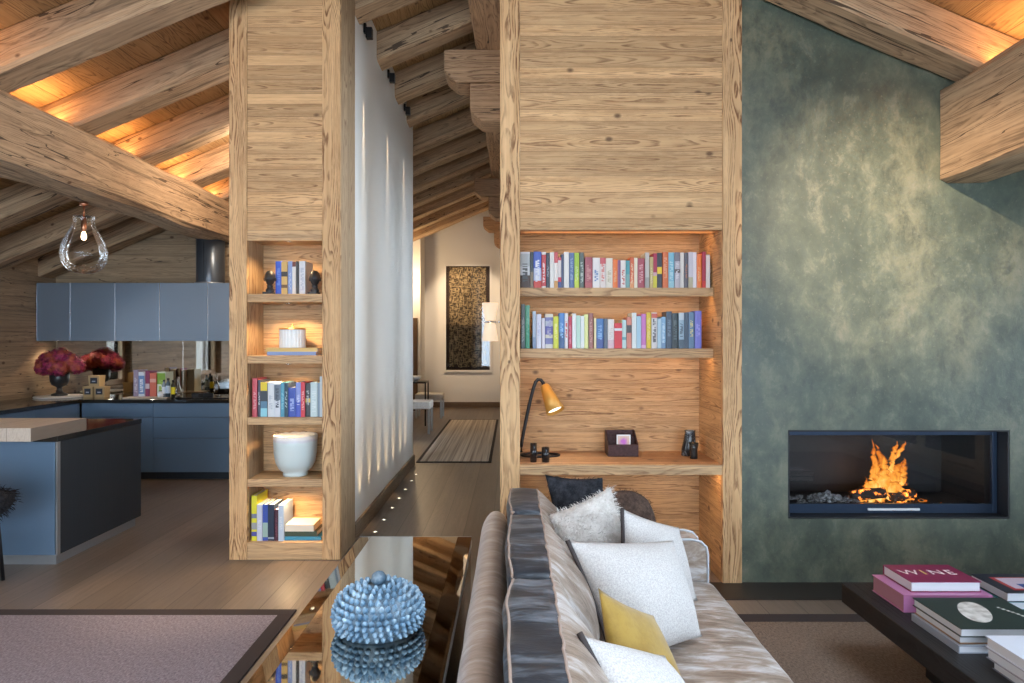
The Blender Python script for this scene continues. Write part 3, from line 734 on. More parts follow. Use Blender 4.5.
def flat_book(label, group, x, y, z, w, d, t, cover, rz=0, spine='left', pages=M_PAGESB, topbits=None, name='book', bands=None):
    """near-left bottom corner at x,y,z; extends +x (w) and +y (d)"""
    r = thing(name, label, 'book', (x, y, z), group, rz)
    cm = plain('book_cover', cover, .35); b = .003 if t > .02 else .002
    bm = NB(); box(bm, 0, w, 0, d, 0, b); box(bm, 0, w, 0, d, t - b, t)
    if spine == 'left': box(bm, 0, b, 0, d, b, t - b)
    elif spine == 'front': box(bm, 0, w, 0, b, b, t - b)
    elif spine == 'back': box(bm, 0, w, d - b, d, b, t - b)
    else: box(bm, w - b, w, 0, d, b, t - b)
    obj('cover', bm, cm, r, world=False)
    i = .005
    obj('page_block', bx(b if spine == 'left' else i, w - (b if spine == 'right' else i), b if spine == 'front' else i, d - (b if spine == 'back' else i), b + .0003, t - b - .0003), pages, r, world=False)
    return r
GS = 'books lying flat at the right of the bottom column shelf'
flat_book('flat cyan and red book at the bottom of the small stack in column', GS, -1.672, 5.02, .1275, .268, .21, .028, '#3f8fb0', 0, 'front')
flat_book('flat dark green book in the middle of the small column stack', GS, -1.670, 5.022, .156, .235, .21, .036, '#3c4a3a', 0, 'front')
flat_book('flat cream book on top of the small column stack', GS, -1.668, 5.02, .1925, .21, .2, .050, '#e9dcc8', 0, 'front', M_PAGES)
GT = 'flat books under the fluted jar'
flat_book('flat blue-grey book under the white fluted jar, lower one', GT, -1.80, 5.02, 1.4875, .36, .2, .026, '#6f86b4', 0, 'front')
flat_book('flat gold-spined book directly under the white fluted jar', GT, -1.81, 5.02, 1.514, .38, .21, .028, '#c9a95c', 0, 'front')

# fluted jar
jx, jy, jz = -1.648, 5.13, 1.5425
r = thing('fluted_jar', 'white fluted candle jar with gold rim and knob on flat books', 'jar', (jx, jy, jz))
bm = NB(); n = 96
rows = []
for z in (0, .005, .13, .135):
    rows.append([bm.verts.new((jx + (.092 + .004 * math.cos(24 * 2 * PI * i / n)) * math.cos(2 * PI * i / n), jy + (.092 + .004 * math.cos(24 * 2 * PI * i / n)) * math.sin(2 * PI * i / n), jz + z)) for i in range(n)])
for a, b in zip(rows, rows[1:]):
    for i in range(n): bm.faces.new((a[i], a[(i + 1) % n], b[(i + 1) % n], b[i])).smooth = True
bm.faces.new(rows[0][::-1]); bm.faces.new(rows[-1])
obj('fluted_body', bm, plain('white_ceramic', (.85, .84, .82), .35), r)
M_GOLD = plain('brass', (.75, .48, .18), .28, 1.0)
bm = NB(); lathe(bm, [(0, .135), (.097, .135), (.098, .145), (.06, .15), (.015, .152), (.008, .16), (.013, .168), (0, .176)], (jx, jy, jz), 40); obj('gold_lid', bm, M_GOLD, r)

# bust bookends
def bust(x, lab):
    r = thing('bust_bookend', lab, 'bookend', (x, 5.02, 1.9365), 'black head bookends')
    bm = NB(); box(bm, x - .042, x + .024, 4.985, 5.08, 1.9366, 1.953)
    lathe(bm, [(.03, .018), (.032, .03), (.02, .05), (.024, .065)], (x, 5.03, 1.9366), 16)
    obj('bust_base', bm, plain('charcoal_bronze', (.03, .03, .033), .45, .3), r, bevel=.003)
    bm = NB(); bmesh.ops.create_uvsphere(bm, u_segments=20, v_segments=14, radius=1)
    for v in bm.verts:
        p = v.co.copy(); s = 1.0
        if p.y < 0 and -.3 < p.z < .15 and abs(p.x) < .25: p.y *= 1.22           # nose
        if p.z < -.4: p.x *= .82; p.y *= .9
        if p.z > .2: p *= 1.0 + .05 * noise.noise(p * 6)
        v.co = Vector((x + p.x * .040, 5.03 + p.y * .047, 1.9366 + .118 + p.z * .058))
    for sx in (-1, 1):
        q = bmesh.ops.create_uvsphere(bm, u_segments=8, v_segments=6, radius=.011)
        for v in q['verts']: v.co = Vector((v.co.x * .5 + x + sx * .040, v.co.y + 5.03, v.co.z * 1.3 + 1.9366 + .11))
    obj('head', bm, plain('charcoal_bronze', (.03, .03, .033), .45, .3), r, smooth=True)
bust(-1.782, 'black head bookend left of the blue book')
bust(-1.452, 'black head bookend right of the white book')

# celadon bowl
bxx, byy, bzz = px2w(295.5, 0, 5.13)[0], 5.13, .5865
r = thing('ceramic_planter', 'pale celadon ceramic pot with rough white rim in the narrow column', 'pot', (bxx, byy, bzz))
def mk_cel():
    t = NT('celadon_glaze'); c, _ = t.coord(False)
    s = t.n('ShaderNodeSeparateXYZ', {0: c}).outputs
    z = t.math('ADD', s[2], t.math('MULTIPLY', t.noise(c, 9, 3), .03))
    return t.pbr(Base_Color=t.ramp(t.math('MULTIPLY', z, 3.0), [(.80, rgb(.62, .70, .70)), (.85, rgb(.62, .60, .64)), (.90, rgb(.85, .80, .74))]), Roughness=.3)
bm = NB(); lathe(bm, [(0, 0), (.088, 0), (.092, .018), (.085, .026), (.118, .05), (.143, .10), (.155, .17), (.158, .235), (.161, .30), (.157, .305), (.150, .30), (.146, .18), (.12, .07), (0, .04)], (bxx, byy, bzz), 56)
for v in bm.verts:
    if v.co.z > bzz + .29: v.co.z += .006 * noise.noise(Vector((v.co.x * 40, v.co.y * 40, 0)))
obj('pot_body', bm, mk_cel(), r)

# ------------------------------------------------------------------ desk objects
# lamp
r = thing('desk_lamp', 'black desk lamp with ochre brass cone shade at the left of desk', 'lamp', (.12, 4.86, .779))
Yl = 4.82
def P(px, py, Y=Yl): return px2w(px, py, Y)
pts = [P(521.2, 452), P(521.4, 446), P(522.2, 440), P(524, 430), P(527, 415), P(530.4, 400), P(533.5, 388), P(535.5, 382), P(538, 379.4), P(541, 379.8), P(543.5, 383.5), P(545, 387)]
bm = NB(); tube(bm, pts, .0125, 10); obj('lamp_stem', bm, M_BLACK, r)
bm = NB(); ring = [(.20 + .135 * math.cos(a), 4.83 + .075 * math.sin(a), .788) for a in [2 * PI * i / 36 for i in range(36)]]
tube(bm, ring, .0085, 8, closed=True); obj('lamp_base', bm, M_BLACK, r)
a, b = Vector(P(544.3, 385.5)), Vector(P(554.8, 410)); b.y -= .085
ax = (b - a).normalized(); L = (b - a).length
bm = NB(); lathe(bm, [(0, 0), (.028, .0), (.034, .008), (.047, L * .45), (.066, L), (.064, L), (.045, L * .45), (.03, .012), (0, .01)], a, 36, axis=ax)
obj('lamp_shade', bm, plain('ochre_brass', (.60, .30, .06), .45, .3), r)
bm = NB(); lathe(bm, [(0, L * .90), (.057, L * .90)], a, 24, axis=ax); obj('lamp_bulb', bm, mk_emit('lamp_disc', (.95, 1, .82), 2.2), r)
spot('desk_lamp_light', a + ax * (L * .95), 3.5, 2.0, (1, .9, .7), rot=ax.to_track_quat('-Z', 'Y').to_euler())
# cups
def cup(px, pyb, rad, h, lab, glint):
    Y = 4.60; x, y, z = px2w(px, pyb, Y); z = .7795
    r = tag(obj('candle_holder', (lambda bm: (lathe(bm, [(0, 0), (rad, 0), (rad * 1.02, h), (rad * .8, h), (rad * .78, h * .4), (0, h * .4)], (0, 0, 0), 28), bm)[1])(NB()), M_BLACKG, loc=(x, y, z)), lab, 'candle holder', 'small black cylinders by the desk lamp')
cup(533.5, 462, .022, .125, 'taller black glossy cylinder holder in front of the desk lamp', 1)
cup(545.5, 461, .026, .098, 'shorter black glossy cylinder holder right of the taller one', 0)
# letter box
lx0, lx1, ly = px2w(608.3, 0, 4.80)[0], px2w(638.6, 0, 4.80)[0], 4.80
M_LEA = mk_fab('brown_croc_leather', (.045, .022, .024), (.085, .045, .045), 60, .4, 0, .45)
r = thing('letter_tray', 'stepped dark brown leather letter tray at the middle of the desk', 'letter tray', ((lx0 + lx1) / 2, ly, .7795))
bm = NB(); w_ = lx1 - lx0
def xp(yy): return
for (y0, y1, z1) in ((0, .008, .085),):
    box(bm, lx0, lx1, ly + y0, ly + y1, .7796, .7796 + z1)
obj('front_panel', bm, M_LEA, r, bevel=.002)
bm = NB()
prs = [(0.009, 0), (.19, 0), (.19, .165), (.15, .165), (.009, .085)]
for x0 in (lx0, lx1 - .007):
    a_ = [bm.verts.new((x0, ly + y, .7796 + z)) for y, z in prs]; b_ = [bm.verts.new((x0 + .007, ly + y, .7796 + z)) for y, z in prs]
    bm.faces.new(a_); bm.faces.new(b_[::-1])
    for i in range(5): bm.faces.new((a_[i], a_[(i + 1) % 5], b_[(i + 1) % 5], b_[i]))
obj('side_panel', bm, M_LEA, r)
bm = NB(); box(bm, lx0 + .008, lx1 - .008, ly + .183, ly + .19, .7796, .944); box(bm, lx0 + .008, lx1 - .008, ly + .065, ly + .07, .7796, .86); box(bm, lx0 + .008, lx1 - .008, ly + .125, ly + .13, .7796, .90); box(bm, lx0 + .008, lx1 - .008, ly + .009, ly + .182, .7796, .786)
obj('divider', bm, M_LEA, r)
def mk_card():
    t = NT('pink_card'); c, _ = t.coord(False)
    g = t.n('ShaderNodeVectorMath', {0: c}, operation='LENGTH').outputs[1]
    n = t.noise(c, 60, 3)
    col = t.ramp(t.math('ADD', g, t.math('MULTIPLY', n, .03)), [(.028, rgb(.62, .16, .62)), (.05, rgb(.72, .52, .42)), (.06, rgb(.75, .62, .55))])
    return t.pbr(Base_Color=col, Roughness=.5)
cx = (px2w(616.5, 0, 4.84)[0] + px2w(631, 0, 4.84)[0]) / 2
bm = NB(); box(bm, -.049, .049, 0, .008, -.05, .05); 
o = obj('card', bm, plain('white_card', (.85, .85, .87), .5), loc=(cx, 4.845, .878)); tag(o, 'white card block with pink picture standing in the leather tray', 'card')
bm = NB(); box(bm, -.041, .041, -.0012, -.0002, -.042, .042); obj('picture', bm, mk_card(), o, world=False)
# dark vases
def gl(name, stripe):
    t = NT(name); c, _ = t.coord(False)
    n = t.noise(c, 12, 4, .6, 1.2)
    return t.pbr(Base_Color=t.ramp(n, [(.5, rgb(.02, .022, .026)), (.62, rgb(.30, .34, .38))]) if stripe else rgb(.02, .02, .02), Roughness=.22)
x, y, z = px2w(688, 0, 4.86)
bm = NB(); lathe(bm, [(0, 0), (.045, 0), (.048, .05), (.042, .11), (.036, .165), (.039, .178), (.033, .178), (.03, .1), (0, .08)], (0, 0, 0), 28)
for v in bm.verts: v.co.x += v.co.z * .12 + .004 * math.sin(v.co.z * 60)
tag(obj('vase', bm, gl('dark_streaked_glaze', 1), loc=(x - .003, y, .7795)), 'larger dark streaked ceramic vase at the right end of the desk', 'vase')
x, y, z = px2w(692.5, 0, 4.76)
bm = NB(); lathe(bm, [(0, 0), (.026, 0), (.027, .03), (.026, .07), (.034, .108), (.029, .108), (.022, .06), (0, .05)], (0, 0, 0), 28)
tag(obj('vase', bm, gl('dark_glaze', 0), loc=(x, y - .03, .7795)), 'small black flared vase in front of the streaked vase', 'vase')

# ------------------------------------------------------------------ fireplace
r = thing('fireplace', 'black steel fireplace insert with glass front set in green wall', 'fireplace', ((FX0 + FX1) / 2, 4.6, FZ0))
M_FB = plain('firebox_black', (.009, .010, .013), .5)
M_FR = plain('fireplace_frame', (.03, .05, .09), .35, .6)
e = .002; YG = 4.60
bm = NB(); box(bm, FX0 + e, FX1 - e, 4.502, 5.2, FZ0 + e, FZ0 + .012); box(bm, FX0 + e, FX1 - e, 4.502, 5.2, FZ1 - .012, FZ1 - e)
box(bm, FX0 + e, FX0 + .012, 4.502, 5.2, FZ0 + .012, FZ1 - .012); box(bm, FX1 - .012, FX1 - e, 4.502, 5.2, FZ0 + .012, FZ1 - .012)
box(bm, FX0, FX1, 5.2, 5.22, FZ0, FZ1)
obj('firebox', bm, M_FB, r)
bm = NB(); q = .03
a0, a1, c0, c1 = FX0 + .013, FX1 - .013, FZ0 + .013, FZ1 - .013
box(bm, a0, a0 + .012, YG, YG + .03, c0, c1); box(bm, a1 - .03, a1, YG, YG + .03, c0, c1); box(bm, a0 + .013, a1 - .031, YG, YG + .03, c1 - .035, c1)
obj('door_frame', bm, M_FR, r, bevel=.002)
obj('bottom_rail', bx(a0 + .013, a1 - .031, YG, YG + .03, c0, c0 + .062), M_FR, r, bevel=.002)
hx0, hx1 = px2w(867, 0, YG)[0], px2w(918.5, 0, YG)[0]
obj('handle', bx(hx0, hx1, YG - .018, YG - .004, .455, .47), plain('aluminium_handle', (.75, .77, .8), .35), r, bevel=.002)
obj('glass_pane', bx(a0 + .013, a1 - .031, YG + .012, YG + .016, c0 + .063, c1 - .036), mk_glass('fire_glass', .7), r)
# ash, logs, embers
fz = .455
bm = NB()
for i in range(60):
    px = R.gauss(0, .12); 
    x, y = 2.25 + px, 4.82 + R.gauss(0, .06)
    s = R.uniform(.012, .03)
    qv = bmesh.ops.create_icosphere(bm, subdivisions=1, radius=s)['verts']
    for v in qv: v.co = Vector((v.co.x * 1.3 + x, v.co.y + y, v.co.z * .6 + fz + .012 + max(0, .05 - abs(px) * .3) * R.random()))
tag(obj('ash_pile', bm, mk_fab('wood_ash', (.10, .10, .11), (.45, .46, .48), 60, .5)), 'heap of pale grey ash left of the flames', 'ash', kind='stuff')
obj_f = obj('grate_bed', bx(FX0 + .02, FX1 - .02, 4.65, 5.15, FZ0 + .0125, fz), M_FB, r)
def mk_ember():
    t = NT('charred_log'); c, _ = t.coord(True)
    n = t.noise(c, 22, 4, .6)
    em = t.ramp(n, [(.55, rgb(0, 0, 0)), (.66, rgb(1, .25, .03)), (.8, rgb(1, .6, .15))])
    return t.pbr(Base_Color=rgb(.05, .035, .03), Roughness=.9, Emission_Color=em, Emission_Strength=3.5)
M_EMB = mk_ember()
for i, (x0, x1, y0, y1, z0, z1, rr_, lb) in enumerate(((2.40, 2.62, 4.84, 4.80, .045, .075, .04, 'charred log lying low at the left under the flames'), (2.50, 2.80, 4.90, 4.86, .06, .15, .035, 'charred log leaning up diagonally under the flames'), (2.66, 2.86, 4.80, 4.88, .04, .05, .035, 'charred log glowing at the right of the fire'))):
    bm = NB(); pts = [Vector((x0, y0, fz + z0)).lerp(Vector((x1, y1, fz + z1)), k / 8) + Vector((0, 0, .006 * noise.noise(Vector((k, i, 0))))) for k in range(9)]
    tube(bm, pts, [rr_ * (1 + .15 * noise.noise(Vector((k * 1.7, i, 3)))) for k in range(9)], 10)
    tag(obj('firewood_log', bm, M_EMB), lb, 'log', 'logs in the fire')
bm = NB()
for i in range(70):
    x, y = 2.68 + R.gauss(0, .13), 4.84 + R.gauss(0, .05)
    qv = bmesh.ops.create_icosphere(bm, subdivisions=1, radius=R.uniform(.008, .02))['verts']
    for v in qv: v.co = Vector((v.co.x + x, v.co.y + y, v.co.z * .7 + fz + .01))
tag(obj('ember_bed', bm, M_EMB), 'glowing embers spread below the flames', 'embers', kind='stuff')
def mk_flame():
    t = NT('flame'); c, _ = t.coord(True)
    gen = t.n('ShaderNodeTexCoord').outputs['Generated']
    z = t.n('ShaderNodeSeparateXYZ', {0: gen}).outputs[2]
    s = t.n('ShaderNodeSeparateXYZ', {0: c}).outputs
    v = t.n('ShaderNodeCombineXYZ', {0: t.math('MULTIPLY', s[0], 30), 1: t.math('MULTIPLY', s[1], 30), 2: t.math('MULTIPLY', s[2], 7)}).outputs[0]
    n = t.noise(v, 1, 4, .6, .6)
    lw = t.n('ShaderNodeLayerWeight', {'Blend': .35}).outputs['Facing']
    core = t.math('SUBTRACT', 1.0, lw)
    heat = t.math('ADD', t.math('MULTIPLY', core, .55), t.math('MULTIPLY', n, .75))
    heat = t.math('SUBTRACT', heat, t.math('MULTIPLY', z, .48))
    col = t.ramp(heat, [(.1, rgb(.70, .10, .01)), (.40, rgb(1, .23, .02)), (.68, rgb(1, .42, .06)), (1.0, rgb(1, .70, .25))])
    st = t.math('MULTIPLY', t.ramp(heat, [(.1, .2), (.45, .5), (.9, 1.0)]), 1.7)
    em = t.n('ShaderNodeEmission', {'Color': col, 'Strength': st}).outputs[0]
    tr = t.n('ShaderNodeBsdfTransparent').outputs[0]
    al = t.math('MULTIPLY', t.ramp(heat, [(.08, 0.0), (.55, .8)]), t.ramp(core, [(.05, 0.0), (.8, 1.0)]))
    return t.surf(t.n('ShaderNodeMixShader', {0: al, 1: tr, 2: em}).outputs[0])
M_FLAME = mk_flame()
def tongue(ps, rs):
    """ps: list of (px,py) along the tongue at Y ~4.85"""
    bm = NB(); n = 26; pts = []; rad = []
    for i in range(n + 1):
        u = i / n * (len(ps) - 1); k = min(int(u), len(ps) - 2); f = u - k; f2 = f * f * (3 - 2 * f)
        a = Vector((*ps[k],)); b = Vector((*ps[k + 1],)); q = a.lerp(b, f)
        pts.append(Vector(px2w(q.x, q.y, 4.85)) + Vector((.006 * math.sin(i * .9), R.uniform(-.003, .003), 0)))
        rad.append(max(.0012, (rs[k] * (1 - f2) + rs[k + 1] * f2) * 4.85 / F))
    tube(bm, pts, rad, 14)
    return bm
TG = [([(868, 503), (872, 490), (876, 470), (874, 455), (872.5, 439)], [5, 6.5, 4.5, 2.6, .2]),
      ([(876, 500), (882, 482), (884, 465), (879, 452), (876, 444)], [7, 8, 5, 2.5, .2]),
      ([(888, 500), (892, 484), (896, 470), (903, 461)], [6, 8.5, 5, .3]),
      ([(890, 480), (891.5, 466), (894, 452), (898, 441)], [3, 2.6, 3.2, .3]),
      ([(896, 490), (901, 476), (904, 464), (905, 458)], [6, 5.5, 3, .3]),
      ([(892, 464), (897, 455), (903, 447), (906, 441)], [.4, 2.2, 2, .2]),
      ([(858, 503), (864, 497), (871, 491), (880, 486)], [2.5, 3.5, 4, 1]),
      ([(890, 503), (897, 494), (893, 486)], [4, 4, 1]),
      ([(915, 505), (921, 502), (927, 500.5)], [3, 3, 1]),
      ([(905, 504), (909, 498), (908, 491)], [3.5, 3, .3]),
      ([(866, 498), (867, 486), (866, 477)], [3, 2.6, .3])]
fl = thing('fire', 'orange flames rising from the logs behind the fireplace glass', 'fire', (2.65, 4.85, fz), None)
for ps, rs in TG: obj('flame', tongue(ps, rs), M_FLAME, fl)
point('fire_light', (2.66, 4.84, fz + .2), 1.6, (1, .42, .12), .02)

# ------------------------------------------------------------------ hall details
# floor uplights
for i, (a, b) in enumerate(((375, 532), (384.5, 520), (391.6, 508), (399.5, 498.5), (406, 489.6), (412, 481), (417, 474.6))):
    Y = CAMZ * F / (b - 340); x = -1.14
    bm = NB(); lathe(bm, [(0, .0032), (.009, .0032)], (x, Y, 0), 16)
    o = tag(obj('floor_light', bm, M_SPOT), '%s floor light from the camera along the white hallway wall' % nth[i], 'floor light', 'small floor lights along the white wall')
    bm = NB(); lathe(bm, [(.009, .0), (.009, .004), (.022, .003), (.024, 0)], (x, Y, 0), 16); obj('trim_ring', bm, M_STEEL, o)
    d = Vector((-.13, 0, .75)).normalized()
    spot('floor_uplight', (x, Y, .012), 22.0, .5, (1, .72, .4), .9, rot=d.to_track_quat('-Z', 'Y').to_euler(), r=.008)
# black spot fixtures at the wall head
for i, (a, b) in enumerate(((366, 32), (389.5, 77), (405.5, 110))):
    x = -1.268; Y = 1.25 * F / (512 - a); z = CAMZ + (340 - b) / F * Y
    r = thing('wall_spotlight', '%s small black spotlight at the head of the white wall' % nth[i], 'spotlight', (x, Y, z), 'black spotlights between the rafters')
    obj('mount_plate', bx(x, x + .02, Y - .02, Y + .02, z - .01, z + .07), M_BLACK, r)
    bm = NB(); box(bm, x + .021, x + .075, Y - .035, Y + .025, z - .06, z + .03); obj('lamp_head', bm, M_BLACK, r, bevel=.004)
    d = Vector((-.035, 0, -1)).normalized()
    spot('wall_grazer', (x + .048, Y - .005, z - .075), 330, .14, (1, .74, .42), .8, rot=d.to_track_quat('-Z', 'Y').to_euler(), r=.006)
# runner rug
def rug(name, x0, x1, y0, y1, b, mt, lab, cat='rug', t=.012):
    r = thing(name, lab, cat, ((x0 + x1) / 2, (y0 + y1) / 2, 0))
    obj('field', bx(x0 + b, x1 - b, y0 + b, y1 - b, 0.0005, t - .001), mt, r)
    bm = NB(); box(bm, x0, x1, y0, y0 + b, 0.0005, t); box(bm, x0, x1, y1 - b, y1, 0.0005, t); box(bm, x0, x0 + b, y0 + b, y1 - b, 0.0005, t); box(bm, x1 - b, x1, y0 + b, y1 - b, 0.0005, t)
    obj('border', bm, M_RUGB, r, bevel=.002)
rug('runner_rug', -1.25, -.27, 8.9, 13.66, .04, M_RUNNER, 'striped beige hallway runner with dark border')
rug('area_rug', -5.4, -1.27, .6, 4.03, .085, M_RUG, 'grey-mauve sisal rug with dark border in front of the kitchen')
rug('area_rug', .35, 4.9, .6, 3.96, .11, M_RUG2, 'brown sisal rug under the coffee table and sofa')
# artwork
ax0, ax1, az0, az1 = -1.62, -.48, .835, 3.41; ay = YF - .001
r = thing('artwork', 'tall woven brown artwork in a white frame on the far hallway wall', 'artwork', ((ax0 + ax1) / 2, ay, az0))
bm = NB(); f_ = .05
box(bm, ax0, ax1, ay - .05, ay, az0, az0 + f_); box(bm, ax0, ax1, ay - .05, ay, az1 - f_, az1); box(bm, ax0, ax0 + f_, ay - .05, ay, az0 + f_, az1 - f_); box(bm, ax1 - f_, ax1, ay - .05, ay, az0 + f_, az1 - f_)
obj('picture_frame', bm, plain('white_frame', (.82, .80, .77), .5), r)
obj('backing', bx(ax0 + f_, ax1 - f_, ay - .02, ay - .001, az0 + f_, az1 - f_), plain('dark_mount', (.05, .03, .025), .8), r)
def mk_art():
    t = NT('woven_fibre'); c, _ = t.coord(False)
    s = t.n('ShaderNodeSeparateXYZ', {0: c}).outputs
    v = t.n('ShaderNodeCombineXYZ', {0: t.math('MULTIPLY', s[0], 1.0), 1: s[1], 2: s[2]}).outputs[0]
    va = t.n('ShaderNodeMapping', {'Vector': v, 'Scale': (9, 1, 34)}).outputs[0]; vb = t.n('ShaderNodeMapping', {'Vector': v, 'Scale': (34, 1, 9)}).outputs[0]
    n = t.math('MAXIMUM', t.noise(va, 1, 2, .6), t.noise(vb, 1, 2, .6))
    return t.pbr(Base_Color=t.ramp(n, [(.50, rgb(.06, .04, .022)), (.57, rgb(.48, .34, .17)), (.70, rgb(.70, .53, .29))]), Roughness=.7)
bm = NB(); nx_, nz_ = 16, 40; rows = []
for j in range(nz_ + 1):
    rows.append([bm.verts.new((ax0 + .13 + (ax1 - ax0 - .27) * i / nx_ + (.02 * noise.noise(Vector((j * .4, i, 1))) if i in (0, nx_) else 0), ay - .03 - .006 * math.sin(i * 2.4) * math.sin(j * 1.9), az0 + .12 + (az1 - az0 - .2) * j / nz_ + (.03 * noise.noise(Vector((i * .5, j, 5))) if j in (0, nz_) else 0))) for i in range(nx_ + 1)])
for a, b in zip(rows, rows[1:]):
    for i in range(nx_): bm.faces.new((a[i], a[i + 1], b[i + 1], b[i]))
o = obj('woven_panel', bm, mk_art(), r, recalc=False)
sm = o.modifiers.new('thick', 'SOLIDIFY'); sm.thickness = .008
obj('glazing', bx(ax0 + f_, ax1 - f_, ay - .046, ay - .042, az0 + f_, az1 - f_), M_PANE, r)
# sconce on hall right wall
Ys = 6.25; sx = -.20; sz = px2w(0, 322, Ys)[2]
r = thing('wall_sconce', 'lit hourglass fabric wall sconce at the right of the hallway', 'wall lamp', (sx, Ys, sz))
M_SH = NT('lit_fabric_shade').pbr(Base_Color=rgb(.85, .75, .62), Roughness=.8, Emission_Color=rgb(1, .72, .45), Emission_Strength=.55)
for s in (1, -1):
    bm = NB(); lathe(bm, [(.047, s * .012), (.075, s * .175), (.072, s * .175), (.044, s * .012)], (sx, Ys, sz), 32); obj('lamp_shade', bm, M_SH, r)
bm = NB(); lathe(bm, [(0, -.011), (.05, -.011), (.05, .011), (0, .011)], (sx, Ys, sz), 32); cyl(bm, (sx + .045, Ys, sz), (-.08, Ys, sz), .01); obj('wall_bracket', bm, M_CHROME, r)
point('sconce_up', (sx, Ys, sz + .12), 1.5, (1, .7, .4)); point('sconce_down', (sx, Ys, sz - .12), 1.5, (1, .7, .4))
# console + stools in the lobby
r = thing('console_table', 'thin dark metal framed console table in the hallway recess', 'console table', (-2.1, 12.9, 0))
bm = NB(); x0, x1, y0, y1, z = -2.7, -1.6, 12.7, 13.15, .82; t_ = .025
for (a, b) in ((x0, y0), (x1 - t_, y0), (x0, y1 - t_), (x1 - t_, y1 - t_)): box(bm, a, a + t_, b, b + t_, 0, z - .03)
box(bm, x0, x1, y0, y1, z - .03, z); obj('table_frame', bm, M_BLACK, r)
bm = NB(); lathe(bm, [(0, 0), (.06, 0), (.13, .05), (.16, .10), (.15, .10), (.11, .05), (0, .02)], (-1.86, 12.9, .8205), 32)
tag(obj('bowl', bm, plain('white_ceramic', (.85, .84, .82), .35)), 'white bowl standing on the dark hallway console table', 'bowl')
M_SEAT = mk_fab('cream_seat', (.62, .58, .53), (.76, .73, .69), 60)
def bench(x0, x1, y0, y1, zt, lab):
    r = thing('stool', lab, 'stool', ((x0 + x1) / 2, (y0 + y1) / 2, 0), 'cream stools with steel legs')
    obj('seat', bx(x0, x1, y0, y1, zt - .13, zt), M_SEAT, r, bevel=.025, seg=4)
    for a in (x0 + .01, x1 - .045):
        for b in (y0 + .01, y1 - .045): obj('leg', bx(a, a + .035, b, b + .035, 0, zt - .131), M_STEEL, r)
bench(-1.95, -1.39, 11.6, 12.1, .55, 'nearer cream upholstered stool at the end of the white wall')
bench(-1.98, -1.42, 13.9, 14.4, .50, 'farther cream upholstered stool behind the console table')
r = tag(bpy.data.objects.new('door_1', None), kind='structure'); COL.objects.link(r)
obj('door_leaf', bx(-3.0, -2.14, 15.46, 15.498, 0, 2.1), wood('door_wood', 'Z', 'X', None, light=(.16, .10, .06), mid=(.11, .07, .045)), r)

# ------------------------------------------------------------------ kitchen
def cab(name, lab, x0, x1, y0, y1, z0, z1, group):
    r = thing(name, lab, 'kitchen cabinet', ((x0 + x1) / 2, (y0 + y1) / 2, z0), group); return r
GU = 'blue wall cabinets over the counter'
ux = [-5.705, -5.30, -4.764, -4.23, -3.65, -3.07, -2.49, -1.93]
ul = ['leftmost narrow blue wall cabinet in the kitchen corner', 'blue wall cabinet above the flowers, second from the left', 'blue wall cabinet above the cook books, third from left', 'blue wall cabinet below the left side of the flue', 'blue wall cabinet right of the flue partly behind the column', 'blue wall cabinet hidden behind the shelf column, sixth from left', 'last blue wall cabinet behind the shelf column']
for i in range(7):
    a, b = ux[i] + .002, ux[i + 1] - .002
    r = cab('wall_cabinet', ul[i], a, b, 8.19, 8.54, 1.59, 2.285, GU)
    obj('carcass', bx(a, b, 8.215, 8.545, 1.592, 2.283), M_BLUED, r)
    obj('door', bx(a, b, 8.19, 8.213, 1.59, 2.285), M_BLUEU, r, bevel=.002)
    obj('edge_strip', bx(a - .0015, a + .006, 8.186, 8.1895, 1.59, 2.285), M_CHROME, r)
    if i in (0, 1, 2, 4):
        bm = NB(); lathe(bm, [(0, 1.5895), (.045, 1.5895)], ((a + b) / 2 - .05, 8.33, 0), 20); obj('under_light', bm, M_SPOT, r)
        spot('cabinet_downlight', ((a + b) / 2 - .05, 8.33, 1.575), 7, 2.2, (1, .8, .55))
GBc = 'blue base cabinets of the back run'
bxs = [-4.915, -4.10, -3.2, -2.3, -1.45]
bl = ['blue base cabinet in the corner of the back run', 'blue drawer cabinet under the cook books', 'blue base cabinet left of the narrow shelf column', 'blue base cabinet hidden behind the narrow shelf column']
YC = 7.80
for i in range(4):
    a, b = bxs[i] + .002, bxs[i + 1] - .002
    r = cab('base_cabinet', bl[i], a, b, YC, 8.54, 0, .88, GBc)
    obj('carcass', bx(a, b, YC + .024, 8.545, .08, .878), M_BLUED, r)
    for (z0, z1) in ((.09, .475), (.481, .715), (.721, .878)) if i else ((.09, .715), (.721, .878)):
        obj('drawer', bx(a, b, YC, YC + .022, z0, z1), M_BLUE, r, bevel=.002)
    obj('toe_kick', bx(a, b, YC + .07, YC + .09, 0, .079), M_BLUED, r)
GL = 'blue cabinets of the left run'
lys = [3.9, 4.7, 5.5, 6.3, 7.05, 7.795]
XLR = -4.93
for i in range(5):
    a, b = lys[i] + .002, lys[i + 1] - .002
    r = cab('base_cabinet', 'dark blue base cabinet along the left kitchen wall, %s from the camera' % nth[i], XL, XLR, a, b, 0, .88, GL)
    obj('carcass', bx(XL + .003, XLR - .024, a, b, .08, .878), M_BLUED, r)
    obj('door', bx(XLR - .022, XLR, a, b, .09, .878), M_BLUE, r, bevel=.002)
    obj('toe_kick', bx(XLR - .09, XLR - .07, a, b, 0, .079), M_BLUED, r)
bm = NB(); box(bm, XL + .003, -1.45, YC - .012, 8.545, .88, .921); box(bm, XL + .003, XLR + .012, 3.9, YC - .0125, .88, .921)
tag(obj('worktop', bm, M_COUNTER, bevel=.003), 'polished dark stone worktop running round the kitchen corner', 'worktop')
